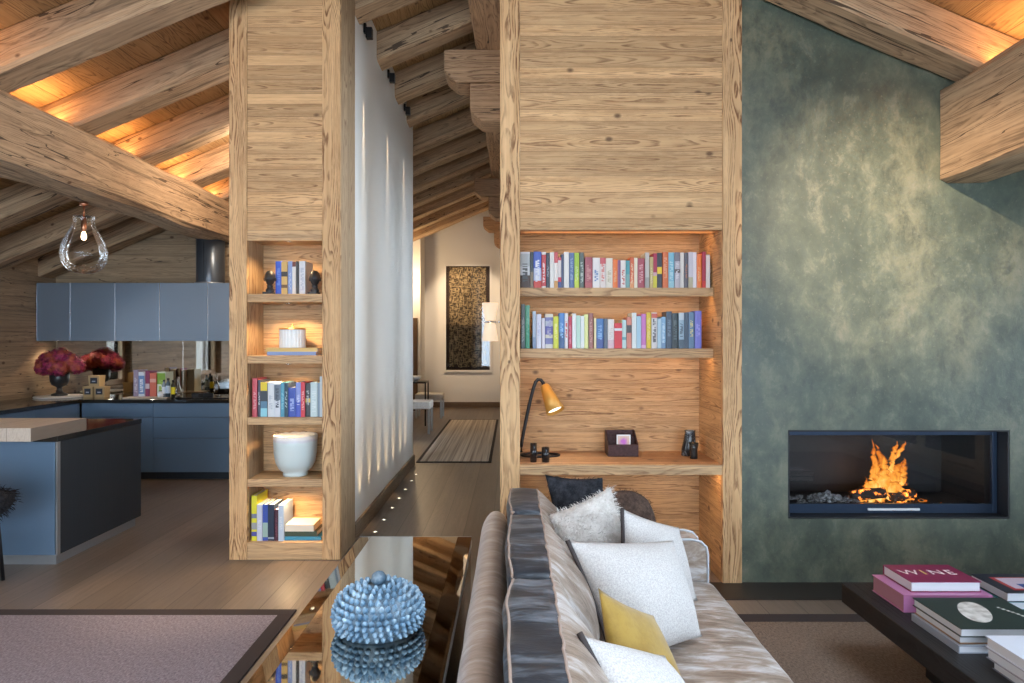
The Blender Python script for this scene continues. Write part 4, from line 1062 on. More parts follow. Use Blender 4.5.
r = thing('mirror_splashback', 'bronze mirror splashback behind the worktop', 'splashback', (-3.6, 8.54, .922))
obj('mirror_pane', bx(XL + .03, -4.115, 8.535, 8.545, .922, 1.588), M_MIRROR, r); obj('mirror_pane', bx(-4.11, -1.5, 8.535, 8.545, .922, 1.588), M_MIRROR, r)
obj('joint_strip', bx(-4.1148, -4.1102, 8.533, 8.545, .922, 1.588), M_CHROME, r)
# flue
fx = px2w(211, 0, 8.38)[0]
bm = NB(); lathe(bm, [(.165, 0), (.165, 1.05), (.16, 1.05), (.16, 0)], (fx, 8.37, 2.288), 40)
r = thing('extractor_flue', 'round blue-grey metal extractor flue above the wall cabinets', 'flue', (fx, 8.37, 2.288)); obj('flue_pipe', bm, M_FLUE, r)
bm = NB(); lathe(bm, [(.18, 0), (.18, .012), (.166, .014), (.166, 0)], (fx, 8.37, 2.286), 40); obj('collar', bm, M_STEEL, r)
# hob / tap dark tray right
r = thing('cooktop', 'flat black cooktop on the worktop left of the shelf column', 'cooktop', (-3.3, 8.2, .921))
obj('hob_glass', bx(-3.95, -2.9, 7.93, 8.40, .9215, .93), M_BLACKG, r, bevel=.002)
bm = NB(); 
for cx_ in (-3.7, -3.2):
    for k in range(4):
        a = k * PI / 2; box(bm, cx_ - .008 + .07 * math.cos(a) - .05 * abs(math.cos(a)), cx_ + .008 + .07 * math.cos(a) + .05 * abs(math.cos(a)), 8.17 - .008 + .07 * math.sin(a) - .05 * abs(math.sin(a)), 8.17 + .008 + .07 * math.sin(a) + .05 * abs(math.sin(a)), .9302, .965)
obj('pan_support', bm, M_BLACK, r)

# island
IXR, IY0, IY1 = -3.22, 4.84, 5.93
r = thing('kitchen_island', 'blue kitchen island with graphite end panel and steel plinth', 'kitchen island', (-3.9, 5.4, 0))
obj('front_panel', bx(-4.6, IXR - .022, IY0, IY0 + .03, .075, .878), M_BLUE, r, bevel=.002)
obj('corner_strip', bx(IXR - .012, IXR, IY0 - .003, IY0 + .03, .075, .878), M_STEEL, r)
obj('end_panel', bx(IXR - .03, IXR - .001, IY0 + .031, IY1, .075, .878), M_BLUED, r, bevel=.002)
obj('carcass', bx(-4.6, IXR - .031, IY0 + .031, IY1, .075, .878), M_BLUED, r)
obj('plinth', bx(-4.55, IXR - .03, IY0 + .03, IY1 - .04, 0, .0745), M_STEEL, r)
obj('stone_top', bx(-4.6, IXR + .004, IY0 - .005, IY1 + .004, .879, .918), M_COUNTER, r, bevel=.002)
tag(obj('oak_counter_slab', bx(-4.6, IXR, 4.57, 5.17, .919, 1.01), W_BAR, bevel=.003), 'thick pale oak bar slab on the near end of the island', 'bar top')

# fluffy black bar stool at left edge
sxs, sys_ = -3.50, 4.42
r = thing('bar_stool', 'bar stool with black fluffy seat shell at the left edge', 'stool', (sxs, sys_, 0))
def furball(bm, pts_n, n, L, w=.0025, grav=.3):
    for _ in range(n):
        p, nr = pts_n()
        d = (nr + Vector((R.gauss(0, .45), R.gauss(0, .45), R.gauss(0, .45) - grav))).normalized() * L * R.uniform(.6, 1.2)
        s = nr.cross(d); 
        if s.length < 1e-6: continue
        s = s.normalized() * w
        m = p + d * .55; e_ = p + d + Vector((0, 0, -.15 * L))
        v = [bm.verts.new(q) for q in (p - s, p + s, m + s * .7, e_, m - s * .7)]
        bm.faces.new((v[0], v[1], v[2], v[4])); bm.faces.new((v[4], v[2], v[3]))
bm = NB(); bmesh.ops.create_uvsphere(bm, u_segments=28, v_segments=18, radius=1)
for v in bm.verts:
    p = v.co
    back = max(0, -p.y)
    if p.z > 0: k_ = max(0, min(1, (.45 - p.y) / .9)); p.z *= .25 + .75 * k_ * k_ * (3 - 2 * k_)
    v.co = Vector((sxs + p.x * .24, sys_ + p.y * .22, .57 + p.z * (.155 + .04 * back) + .03 * back))
cvs = [(f.calc_center_median(), f.normal.copy()) for f in bm.faces]
obj('seat', bm, M_FURB, r, smooth=True)
bm = NB()
def ptn():
    p, nr = R.choice(cvs); return p + Vector((R.uniform(-.02, .02), R.uniform(-.02, .02), R.uniform(-.01, .01))), nr
furball(bm, ptn, 2600, .04); obj('sheepskin', bm, M_FURB, r, recalc=False)
for i, (a, b) in enumerate(((-1, -1), (1, -1), (1, 1), (-1, 1))):
    bm = NB(); cyl(bm, (sxs + a * .11, sys_ + b * .13, 0), (sxs + a * .08, sys_ + b * .10, .55), .012, 10, .014); obj('leg', bm, M_BLACK, r)
bm = NB(); c4 = [(sxs + a * .095, sys_ + b * .115, .24) for a, b in ((-1, -1), (1, -1), (1, 1), (-1, 1))]
for i in range(4): cyl(bm, c4[i], c4[(i + 1) % 4], .008, 8)
obj('footrest', bm, M_BLACK, r)

# pendant
pX, pY = -3.78, 6.03
pz = px2w(0, 216, pY)[2]
r = thing('pendant_lamp', 'blown clear glass bulb pendant hanging from the big purlin', 'pendant lamp', (pX, pY, 2.82))
M_COP = plain('copper', (.60, .28, .17), .3, 1.0)
bm = NB(); lathe(bm, [(0, 0), (.035, 0), (.035, -.03), (0, -.032)], (pX, pY, 2.815), 24); cyl(bm, (pX, pY, 2.79), (pX, pY, pz - .02), .007, 10); obj('cord', bm, M_COP, r)
bm = NB(); k_ = pY / F
prof = [(.01, -.5 * k_), (9.5, -.3 * k_), (10, 2), (9.5, 5), (11, 11), (15.5, 20), (20, 30), (21.3, 38), (19.5, 47), (15, 53.5), (8, 57), (0, 58)]
pf = [(a * k_ if a != .01 else .012, -b * k_ if b > 0 else 0) for a, b in prof]
dense = []
for (r0, z0), (r1, z1) in zip(pf, pf[1:]):
    for s in range(4): dense.append((r0 + (r1 - r0) * s / 4, z0 + (z1 - z0) * s / 4))
dense.append(pf[-1])
lathe(bm, dense, (pX, pY, pz), 48)
obj('glass_globe', bm, M_BULBG, r)
bm = NB(); lathe(bm, [(0, 0), (.022, 0), (.022, -.10), (.015, -.13), (0, -.13)], (pX, pY, pz - .01), 20); obj('lamp_holder', bm, M_COP, r)
bm = NB(); lathe(bm, [(0, -.135), (.012, -.14), (.02, -.17), (.022, -.19), (.014, -.21), (0, -.215)], (pX, pY, pz), 24); obj('light_bulb', bm, mk_emit('bulb_glow', (1, .78, .5), 9), r)
point('pendant_light', (pX, pY, pz - .18), 12, (1, .75, .45), .012)

# flowers in black urn on marble tray
ux_, uy_ = px2w(59.5, 0, 8.12)[0], 8.12
bm = NB(); lathe(bm, [(0, 0), (.26, 0), (.27, .01), (.26, .018), (0, .018)], (ux_ + .02, uy_ - .02, .922), 48)
tag(obj('round_tray', bm, plain('white_marble', (.75, .74, .72), .3)), 'round pale marble tray under the black urn on the worktop', 'tray')
r = thing('urn_vase', 'black footed urn on the marble tray holding pink hydrangeas', 'vase', (ux_, uy_, .94))
bm = NB(); lathe(bm, [(0, 0), (.085, 0), (.085, .02), (.04, .035), (.025, .075), (.032, .10), (.08, .125), (.098, .17), (.105, .27), (.10, .275), (.09, .17), (0, .14)], (ux_, uy_, .941), 36); obj('urn_body', bm, plain('black_urn', (.02, .02, .023), .3), r)
def mk_petal(name, a, b, c_):
    t = NT(name); c, _ = t.coord(False); n = t.noise(c, 30, 2)
    n2 = t.noise(c, 9, 1)
    return t.pbr(Base_Color=t.mix(t.ramp(n2, [(.45, 0.0), (.65, 1.0)]), t.ramp(n, [(.35, rgb(*a)), (.6, rgb(*b))]), rgb(*c_)), Roughness=.6)
M_PET = mk_petal('hydrangea_petals', (.10, .006, .03), (.36, .025, .11), (.42, .09, .05))
heads = [(-.17, 0, .05, .10), (-.08, -.06, .09, .11), (.03, -.03, .12, .12), (.13, -.02, .08, .11), (.2, 0, .02, .10), (-.02, -.12, .02, .10), (.08, -.12, .0, .10), (-.14, -.08, .0, .09), (.0, .1, .08, .11), (.1, .1, .05, .1), (-.1, .09, .05, .1), (-.22, .02, -.01, .08)]
fr = thing('hydrangea_bouquet', 'big bunch of magenta hydrangeas spilling over the black urn', 'flowers', (ux_, uy_, 1.21))
bz = 1.27
for i, (dx, dy, dz, rad) in enumerate(heads):
    bm = NB(); c0 = Vector((ux_ + dx, uy_ + dy, bz + dz))
    for k in range(230):
        u = R.uniform(-1, 1); a = R.uniform(0, 2 * PI); nr = Vector((math.sqrt(1 - u * u) * math.cos(a), math.sqrt(1 - u * u) * math.sin(a), u))
        p = c0 + nr * rad * R.uniform(.86, 1.05); s = R.uniform(.011, .018)
        tq = nr.orthogonal().normalized(); tb = nr.cross(tq); an = R.uniform(0, PI)
        t1 = tq * math.cos(an) + tb * math.sin(an); t2 = nr.cross(t1); nn = nr * R.uniform(-.008, .008)
        vs = [bm.verts.new(q) for q in (p + t1 * s + nn, p + t2 * s, p - t1 * s + nn, p - t2 * s)]
        bm.faces.new(vs)
    q = bmesh.ops.create_icosphere(bm, subdivisions=2, radius=rad * .84)['verts']
    for v in q: v.co += c0
    obj('hydrangea_head', bm, M_PET, fr, recalc=False)
bm = NB()
for (dx, dy, dz, rad) in heads: tube(bm, [(ux_ + dx * .15, uy_ + dy * .15, 1.12), (ux_ + dx * .5, uy_ + dy * .5, 1.22), (ux_ + dx, uy_ + dy, bz + dz - rad * .3)], .006, 6)
obj('stem', bm, plain('stem_green', (.06, .10, .03), .6), fr)
# kraft boxes with dark labels
M_KRAFT = plain('kraft_card', (.50, .35, .18), .7)
for i, (a, b, pyb, lab) in enumerate(((82.5, 92.5, 0, 'kraft box at the bottom left of the little stack'), (93.8, 104.5, 0, 'kraft box at the bottom right of the little stack'), (88.2, 99.4, 1, 'kraft box on top of the other two'))):
    Y = 8.06; x0, x1 = px2w(a, 0, Y)[0], px2w(b, 0, Y)[0]; s = .128; z0 = .9215 + pyb * (s + .001)
    r = thing('kraft_box', lab + ' beside the flowers', 'box', ((x0 + x1) / 2, Y, z0), 'kraft boxes on the worktop')
    bm = NB(); tp = .006
    v = [bm.verts.new(p) for p in ((x0 + tp, Y + tp, z0), (x1 - tp, Y + tp, z0), (x1 - tp, Y + .12 - tp, z0), (x0 + tp, Y + .12 - tp, z0), (x0, Y, z0 + s), (x1, Y, z0 + s), (x1, Y + .12, z0 + s), (x0, Y + .12, z0 + s))]
    for f in ((0, 3, 2, 1), (4, 5, 6, 7), (0, 1, 5, 4), (1, 2, 6, 5), (2, 3, 7, 6), (3, 0, 4, 7)): bm.faces.new([v[k] for k in f])
    obj('carton', bm, M_KRAFT, r)
    w2 = (x1 - x0) / 2; cx2 = (x0 + x1) / 2
    obj('dark_label', bx(cx2 - w2 * .62, cx2 + w2 * .62, Y - .003, Y - .0006, z0 + .035, z0 + .105), plain('label_black', (.02, .025, .04), .5), r)
    obj('label_mark', bx(cx2 - w2 * .3, cx2 + w2 * .3, Y - .0045, Y - .0032, z0 + .055, z0 + .068), plain('label_print', (.4, .45, .55), .5), r)
# cook books on wooden tray
Yb = 8.06
tx0, tx1 = px2w(127, 0, 8.0)[0], px2w(171, 0, 8.0)[0]
bm = NB(); box(bm, tx0, tx1, 7.9, 8.3, .9215, .934)
tag(obj('wooden_tray', bm, W_BAR, bevel=.004), 'wooden tray under the cook books and jars', 'tray')
cook = [(133, 138, 370, 'mauve cook book', '#9a8aa0', (), '#c9c0cc'), (138.4, 144.5, 372, 'white-and-blue cook book', '#dbe2ee', ((.1, .85, '#6f8fc4'),), '#e8edf6'), (145, 149.3, 371, 'plum cook book', '#8c3d63', ((.3, .5, '#d9c9d2'),)), (149.8, 156.2, 373, 'coral red cook book', '#d4705c', ((.6, .75, '#e8b0a2'),)), (156.6, 165, 372, 'green-and-white cook book', '#e2ead8', ((.5, .95, '#7fa63c'),), '#a8c060')]
row(cook, lambda a: a, Yb, .9345, lambda t: t, 'kitchen tray', 'cook books on the kitchen tray', .2)
def bottle(px, Y, rad, h, col, lab, band, name='jar'):
    x = px2w(px, 0, Y)[0]
    r = thing(name, lab, name, (x, Y, .9345 if Y < 8.2 and px < 171 else .9217), 'jars and bottles beside the cook books'); z = r.location.z
    bm = NB(); lathe(bm, [(0, 0), (rad, 0), (rad, h * .72), (rad * .55, h * .82), (rad * .5, h * .9), (0, h * .9)], (x, Y, z), 20); obj('jar_body', bm, plain('jar', col, .2), r)
    bm = NB(); lathe(bm, [(0, h * .9), (rad * .6, h * .9), (rad * .6, h), (0, h)], (x, Y, z + .0003), 20); obj('lid', bm, M_BLACK, r)
    bm = NB(); lathe(bm, [(rad + .0008, h * .2), (rad + .0008, h * .6)], (x, Y, z), 20); obj('paper_label', bm, plain('label', band, .6), r)
bottle(160.5, 7.96, .032, .075, (.8, .8, .8), 'small white jar in front of the cook books', '#e6eaf0')
bottle(164.0, 7.98, .022, .2, (.2, .25, .3), 'tall bottle with pale label right of the small jar', '#cfd8e4', 'bottle')
bottle(168.2, 7.98, .024, .22, (.06, .09, .12), 'tall bottle with blue-white label at the tray end', '#b8c8dc', 'bottle')
bottle(173.2, 8.02, .024, .21, (.03, .03, .02), 'black bottle with yellow label on the worktop', '#e0cc20', 'bottle')
x = px2w(178.5, 0, 8.02)[0]
r = thing('glass_carafe', 'slender clear glass carafe right of the black bottle', 'carafe', (x, 8.02, .9217))
bm = NB(); lathe(bm, [(0, 0.001), (.035, 0.001), (.042, .03), (.035, .09), (.014, .14), (.011, .22), (.016, .25), (.0145, .25), (.010, .22), (.012, .14), (.033, .09), (.040, .03), (0, .006)], (x, 8.02, .922), 28); obj('carafe_glass', bm, M_BULBG, r)

# ------------------------------------------------------------------ console table with mirror top
ZT = .60; KX0, KX1, KY0, KY1 = -.778, -.206, 1.0, 3.49
r = thing('mirror_console', 'low console table with dark mirror top running behind the sofa', 'console table', ((KX0 + KX1) / 2, 2.2, 0))
bi, bo = .062, .07; dz = .006
obj('mirror_top', bx(KX0 + bi, KX1 - bo, KY0 + .06, KY1 - .02, ZT - .02, ZT), M_TMIRROR, r)
def quadstrip(p):
    bm = NB(); v = [bm.verts.new(q) for q in p]; bm.faces.new(v)
    lo = [bm.verts.new((q[0], q[1], ZT - .022)) for q in p]; bm.faces.new(lo[::-1])
    for i in range(4): bm.faces.new((v[(i + 1) % 4], v[i], lo[i], lo[(i + 1) % 4]))
    return bm
a0, a1 = KX0 + bi - .0005, KX1 - bo + .0005
obj('bevel_strip', quadstrip([(KX0, KY0, ZT - dz), (a0, KY0 + .06, ZT), (a0, KY1 - .02, ZT), (KX0, KY1, ZT - dz)]), M_TMIRROR2, r)
obj('bevel_strip', quadstrip([(a1, KY0 + .06, ZT), (KX1, KY0, ZT - dz), (KX1, KY1, ZT - dz), (a1, KY1 - .02, ZT)]), M_TMIRROR2, r)
obj('edge_strip', quadstrip([(KX0, KY1 + .001, ZT - .004), (a0, KY1 - .019, ZT), (a1, KY1 - .019, ZT), (KX1, KY1 + .001, ZT - .004)]), M_STEEL, r)
bm = NB(); y_ = [KY0 + .05, KY1 - .01]
box(bm, KX0 + .015, KX0 + .04, y_[0], y_[1], .05, ZT - .023); box(bm, KX1 - .04, KX1 - .004, y_[0], y_[1], .05, ZT - .023); box(bm, KX0 + .041, KX1 - .041, y_[1] - .03, y_[1], .05, ZT - .023); box(bm, KX0 + .041, KX1 - .041, y_[0], y_[0] + .03, .05, ZT - .023)
obj('side_panels', bm, plain('dark_lacquer', (.012, .016, .015), .2), r)
obj('steel_edge', bx(KX1 - .0035, KX1 + .001, KY0, KY1, ZT - .05, ZT - .0235), M_STEEL, r)
obj('plinth', bx(KX0 + .06, KX1 - .06, KY0 + .1, KY1 - .06, 0, .0495), M_BLACK, r)

# sea-urchin lidded bowl
vx, vy = -.462, 2.37; vz = ZT + .0008
r = thing('spiky_bowl', 'blue-grey ceramic lidded bowl covered in spikes on the mirror console', 'lidded bowl', (vx, vy, vz))
def dome(z0, z1, r0, rmax, top):
    pass
def spikes(bm, prof, rings, c):
    nf0 = len(bm.faces)
    _spikes(bm, prof, rings, c)
    bm.faces.ensure_lookup_table()
    for f in list(bm.faces)[nf0:]: f.material_index = 1
def _spikes(bm, prof, rings, c):
    """prof(u)->(r,z,(nr,nz)) ; rings list of u"""
    for ri, u in enumerate(rings):
        rr_, z, nr, nz = prof(u); n = max(6, int(2 * PI * rr_ / .0245)); L = .015
        for k in range(n):
            a = 2 * PI * (k + .5 * (ri % 2)) / n + R.uniform(-.03, .03)
            d = Vector((nr * math.cos(a), nr * math.sin(a), nz + .35)).normalized()
            p = Vector((c[0] + rr_ * math.cos(a), c[1] + rr_ * math.sin(a), c[2] + z))
            cyl(bm, p - d * .006, p + d * L * R.uniform(.85, 1.1), .0122, 8, .0038)
H0, HT, RM = .062, .150, .148
def pl(u):   # lid, u 0 (rim) .. 1 (crown)
    a = u * PI / 2; rr_ = RM * math.cos(a) ** .85; z = H0 + .004 + (HT - H0) * math.sin(a)
    return rr_, z, math.cos(a) * .6, math.sin(a)
bm = NB(); lathe(bm, [(pl(u / 16)[0] if u < 16 else 0, pl(u / 16)[1]) for u in range(17)] + [], (vx, vy, vz), 48)
lathe(bm, [(0, H0 + .004), (RM, H0 + .004)], (vx, vy, vz), 48)
spikes(bm, pl, [.06, .20, .34, .48, .61, .73, .83], (vx, vy, vz)); obj('lid', bm, [M_URCH, M_URCHT], r, recalc=False)
bm = NB(); q = bmesh.ops.create_icosphere(bm, subdivisions=3, radius=.026)['verts']
for v in q: v.co = v.co * (1 + .12 * noise.noise(v.co * 90)) + Vector((vx, vy, vz + HT + .022))
cyl(bm, (vx, vy, vz + HT - .01), (vx, vy, vz + HT + .01), .016); obj('knob', bm, M_URCH, r, smooth=True)
def pb(u):
    z = H0 * u; return .128 + .020 * math.sin(u * PI / 2), z, 1, -.75
bm = NB(); lathe(bm, [(0, 0)] + [(pb(u / 6)[0], pb(u / 6)[1]) for u in range(7)] + [(0, H0)], (vx, vy, vz), 48)
spikes(bm, pb, [.30, .60, .92], (vx, vy, vz))
for v in bm.verts:
    if v.co.z < vz: v.co.z = vz
obj('bowl_base', bm, [M_URCH, M_URCHT], r, recalc=False)

# ------------------------------------------------------------------ sofa
SY0, SY1 = 1.15, 3.58
r = thing('sofa', 'taupe crushed velvet sofa seen from its end, facing right', 'sofa', (.4, 2.4, 0))
def softbox(x0, x1, y0, y1, z0, z1, rad, f=None, n=10, amp=0, seed=0):
    """rounded box mesh with even subdivision, optional deformation"""
    bm = NB(); bmesh.ops.create_cube(bm, size=2); bmesh.ops.subdivide_edges(bm, edges=bm.edges, cuts=n * 2 - 1, use_grid_fill=True)
    hx, hy, hz = (x1 - x0) / 2, (y1 - y0) / 2, (z1 - z0) / 2; c = Vector(((x0 + x1) / 2, (y0 + y1) / 2, (z0 + z1) / 2))
    for v in bm.verts:
        p = Vector((v.co.x * hx, v.co.y * hy, v.co.z * hz)); q = Vector((max(-hx + rad, min(hx - rad, p.x)), max(-hy + rad, min(hy - rad, p.y)), max(-hz + rad, min(hz - rad, p.z))))
        d = p - q
        if d.length > 1e-9: p = q + d.normalized() * rad
        uvw = (p.x / hx, p.y / hy, p.z / hz)
        p = p + c
        if f: p = f(p, uvw)
        if amp: p += Vector((1, 1, 1)) * amp * noise.noise(Vector((p.x * 5 + seed, p.y * 9, p.z * 5)))
        v.co = p
    return bm
obj('base_frame', softbox(-.15, .97, SY0 + .02, 3.56, .08, .25, .02, n=3), M_VEL, r, smooth=True)
# back roll
bm = NB(); ns = 30
path = []; prof2 = [(-.155, .10), (-.155, .45), (-.156, .62), (-.15, .68), (-.132, .722), (-.10, .745), (-.06, .745), (-.025, .72), (-.005, .67), (-.0, .60), (.0, .26), (.0, .10)]
rows = []
for i in range(ns + 1):
    y = SY0 + (3.56 - SY0) * i / ns; t_ = max(0, (i - (ns - 3)) / 3); s = max(0, (3 - i) / 3)
    e_ = 1 - .35 * (t_ ** 2)
    row_ = []
    for k, (a, b) in enumerate(prof2):
        ca = -.078; 
        w_ = .006 * noise.noise(Vector((y * 6, k * .6, 0)))
        row_.append(bm.verts.new((ca + (a - ca) * e_ + w_, y, b - (.03 * t_ ** 2 if b > .6 else 0) + (w_ if b > .5 else 0))))
    rows.append(row_)
for a, b in zip(rows, rows[1:]):
    for k in range(len(prof2) - 1): bm.faces.new((a[k], a[k + 1], b[k + 1], b[k])).smooth = True
bm.faces.new(rows[0][::-1]); bm.faces.new(rows[-1])
obj('backrest', bm, M_VELB, r, sub=1)
def arm(y0, y1):
    def f(p, u):
        return p
    bm = NB(); prs = [(.002, .09), (.002, .585), (.02, .60), (.90, .603), (.94, .592), (.967, .565), (.975, .53), (.975, .09)]
    n = len(prs)
    prism_xz(bm, prs, y0, y1)
    o = obj('armrest', bm, M_VEL, r, bevel=.012, seg=3)
    for f_ in o.data.polygons: f_.use_smooth = False
    for yy in (y0 + .004, y1 - .004):
        bm = NB(); tube(bm, [(x, yy, z) for x, z in [(.002, .588), (.02, .603), (.5, .606), (.90, .606), (.942, .595), (.969, .567), (.977, .53), (.977, .3), (.977, .1)]], .006, 8)
        obj('piping', bm, plain('silver_piping', (.45, .47, .50), .5), r)
arm(3.40, 3.58); arm(SY0, SY0 + .18)
for (a, b) in ((-.1, SY0 + .1), (.9, SY0 + .1), (-.1, 3.5), (.9, 3.5)):
    bm = NB(); cyl(bm, (a, b, 0), (a, b, .082), .02, 12, .026); obj('foot', bm, M_BLACK, r)
# seat cushion
def fs(p, u):
    if u[2] > 0: p.z += .03 * (1 - u[0] ** 4) * (1 - u[1] ** 6)
    p.z += .006 * noise.noise(Vector((p.x * 3, p.y * 8, 0)))
    return p
o = obj('seat_cushion', softbox(.02, .995, SY0 + .185, 3.393, .255, .415, .045, fs, 16), M_VEL, smooth=True)
tag(o, 'long taupe velvet seat cushion of the sofa', 'cushion')
# back cushions
def fback(y0, y1, seed):
    def f(p, u):
        # box in local: x thickness, z height
        t_ = (p.z - .40) / .47
        p = p.copy()
        wig = noise.noise(Vector((p.y * 7 + seed, p.z * 6, 1.0)))
        if u[0] > 0: p.x += (.115 * (1 - u[1] ** 2) * (1 - min(1, abs(u[2])) ** 2.2) + .01 * wig) * u[0]
        else: p.x += .012 * (1 - u[1] ** 2) * u[0]
        p.x += (1 - t_) * .15 * (1 - .25 * t_)
        if u[0] < 0: p.x -= (1 - t_) * .10
        p.z += .012 * (1 - u[1] ** 4) * max(0, u[2]) + .008 * noise.noise(Vector((p.x * 9, p.y * 9, seed)))
        p.x += .012 * max(0, u[2]) * noise.noise(Vector((p.y * 5, seed, 0)))
        return p
    return f
def back_cushion(y0, y1, seed, lab):
    r = thing('back_cushion', lab, 'cushion', (.1, (y0 + y1) / 2, .42), 'velvet back cushions of the sofa')
    bm = softbox(-.012, .132, y0, y1, .44, .865, .028, fback(y0, y1, seed), 14)
    # split by normal: top and far/near gusset dark, faces silver
    bm.faces.ensure_lookup_table(); bm.normal_update()
    for f in bm.faces:
        c = f.calc_center_median(); nrm = f.normal
        f.material_index = 1 if (nrm.z > .3 and c.z > .80 and c.x < .122) or abs(nrm.y) > .8 else 0
        if nrm.x < -.35 and c.z > .5: f.material_index = 1
    top = [f for f in bm.faces if f.material_index == 1]
    bm2 = bm.copy()
    bmesh.ops.delete(bm, geom=[f for f in bm.faces if f.material_index == 1], context='FACES')
    bmesh.ops.delete(bm2, geom=[f for f in bm2.faces if f.material_index == 0], context='FACES')
    for f in bm2.faces: f.material_index = 0
    # piping along the upper seams
    def seam(sel):
        pts = {}
        for e in bm.edges:
            if len(e.link_faces) == 1:
                for v in e.verts:
                    if v.co.z > .80 and sel(v.co): pts[round(v.co.y, 3)] = v.co.copy()
        return [pts[k] for k in sorted(pts)]
    s1 = seam(lambda c: c.x > .09)
    g2 = {}
    for v in bm2.verts:
        k = round(v.co.y, 3); q = v.co.z * 1.6 - v.co.x
        if y0 + .01 < v.co.y < y1 - .01 and (k not in g2 or q > g2[k][0]): g2[k] = (q, v.co.copy())
    s2 = [g2[k][1] + Vector((-.001, 0, .0015)) for k in sorted(g2)]
    obj('cushion_body', bm, M_VEL, r, smooth=True, recalc=False); obj('gusset', bm2, M_VELD, r, smooth=True, recalc=False)
    if len(s1) > 3:
        bm = NB(); tube(bm, s1, .0042, 6); obj('piping', bm, M_PIPE, r)
    bm = NB(); tube(bm, s2, .0042, 6); obj('piping', bm, M_PIPE, r)
back_cushion(2.90, 3.39, 1.0, 'farthest slate-topped velvet back cushion next to the desk niche')
back_cushion(2.14, 2.885, 5.0, 'middle slate-topped velvet back cushion, behind the big pale pillow')
back_cushion(1.36, 2.125, 9.0, 'nearest slate-topped velvet back cushion at the bottom of the photo')

# pillows
def pillow(name, lab, TL, TR, BR, BL, T, mat, trim=None, trims=(), nn=22, fur=None, seed=0, rnd=0, mat2=None, group='scatter pillows on the sofa'):
    TL, TR, BR, BL = map(Vector, (TL, TR, BR, BL)); c = (TL + TR + BR + BL) / 4
    TL, TR, BR, BL = [c + (q - c) * 1.05 for q in (TL, TR, BR, BL)]
    nrm = ((TR - BL).cross(TL - BR)).normalized()
    if nrm.y > 0: nrm = -nrm
    r = thing(name, lab, 'pillow', c, group)
    def pos(u, v, s):
        uu, vv = u, v
        k = .09
        uu = u * (1 - k * (1 - v * v) ** 1.0 * abs(u) ** 3) ; vv = v * (1 - k * (1 - u * u) * abs(v) ** 3)
        rk = rnd or .12
        if rk: uu, vv = uu * (1 - rk + rk * math.sqrt(1 - v * v / 2)), vv * (1 - rk + rk * math.sqrt(1 - u * u / 2))
        if 0: uu, vv = uu * math.sqrt(1 - vv * vv / 2), vv * math.sqrt(1 - uu * uu / 2)
        a, b = (uu + 1) / 2, (vv + 1) / 2
        p = TL * (1 - a) * b + TR * a * b + BR * a * (1 - b) + BL * (1 - a) * (1 - b)
        h = T * ((1 - abs(u) ** 2.4) ** .7) * ((1 - abs(v) ** 2.4) ** .7)
        h += .010 * noise.noise(Vector((u * 2 + seed, v * 2, s))) * (1 - u * u) * (1 - v * v)
        return p + nrm * h * s
    bm = NB(); grids = []
    for s in (1, -1):
        g = [[bm.verts.new(pos(-1 + 2 * i / nn, -1 + 2 * j / nn, s)) for i in range(nn + 1)] for j in range(nn + 1)]
        for j in range(nn):
            for i in range(nn):
                q = (g[j][i], g[j][i + 1], g[j + 1][i + 1], g[j + 1][i])
                f = bm.faces.new(q if s > 0 else q[::-1]); f.smooth = True
                if mat2 and s < 0: f.material_index = 1
        grids.append(g)
    bmesh.ops.remove_doubles(bm, verts=bm.verts, dist=.0004)
    bmesh.ops.recalc_face_normals(bm, faces=bm.faces)
    cv = [(f.calc_center_median(), f.normal.copy()) for f in bm.faces]
    obj('pillow_body', bm, [mat] + ([mat2] if mat2 else []), r, smooth=True, recalc=False)
    E = {'L': [(-1, 1 - 2 * i / 30) for i in range(31)], 'T': [(-1 + 2 * i / 30, 1) for i in range(31)], 'R': [(1, 1 - 2 * i / 30) for i in range(31)], 'B': [(-1 + 2 * i / 30, -1) for i in range(31)]}
    for e in trims:
        bm = NB(); tube(bm, [pos(u, v, 0) for u, v in E[e]], .0085, 8); obj('edge_trim', bm, trim, r)
    if fur:
        bm = NB()
        def pn():
            p, nr = R.choice(cv); return p + Vector((R.uniform(-.01, .01), R.uniform(-.01, .01), R.uniform(-.01, .01))), nr
        furball(bm, pn, fur[0], fur[1], .0013, .35); obj('fur_pile', bm, mat, r, recalc=False)
pillow('fur_pillow', 'black fur pillow in the far corner of the sofa', (.16, 3.26, .955), (.44, 3.33, .925), (.48, 3.28, .50), (.25, 3.2, .50), .05, M_FURB, fur=(3000, .016), seed=1)
pillow('round_pillow', 'dark brown pillow at the back right by the far armrest', (.42, 3.32, .89), (.70, 3.36, .86), (.74, 3.32, .45), (.46, 3.27, .45), .06, M_FURBR, fur=(2000, .012), seed=2, rnd=1)
pillow('fur_pillow', 'white fluffy fur pillow in front of the black one', (.16, 2.97, .835), (.45, 3.13, .925), (.58, 3.05, .48), (.30, 2.87, .46), .075, M_FURW, fur=(9000, .028), seed=3)
pillow('tweed_pillow', 'pale tweed pillow with dark trim behind the large front one', (.475, 2.93, .875), (.76, 3.12, .74), (.82, 3.02, .45), (.44, 2.78, .47), .07, M_TWEED, M_TRIM, ('L',), seed=4)
pillow('tweed_pillow', 'largest pale tweed pillow in the middle with dark trim', (.205, 2.50, .865), (.66, 2.80, .775), (.72, 2.60, .475), (.36, 2.33, .47), .105, M_TWEED, M_TRIM, ('L',), seed=5, nn=30)
pillow('velvet_pillow', 'mustard yellow velvet pillow leaning on the big pale one', (.262, 2.06, .85), (.47, 2.27, .68), (.555, 1.98, .455), (.30, 1.80, .46), .055, M_MUST, seed=6)
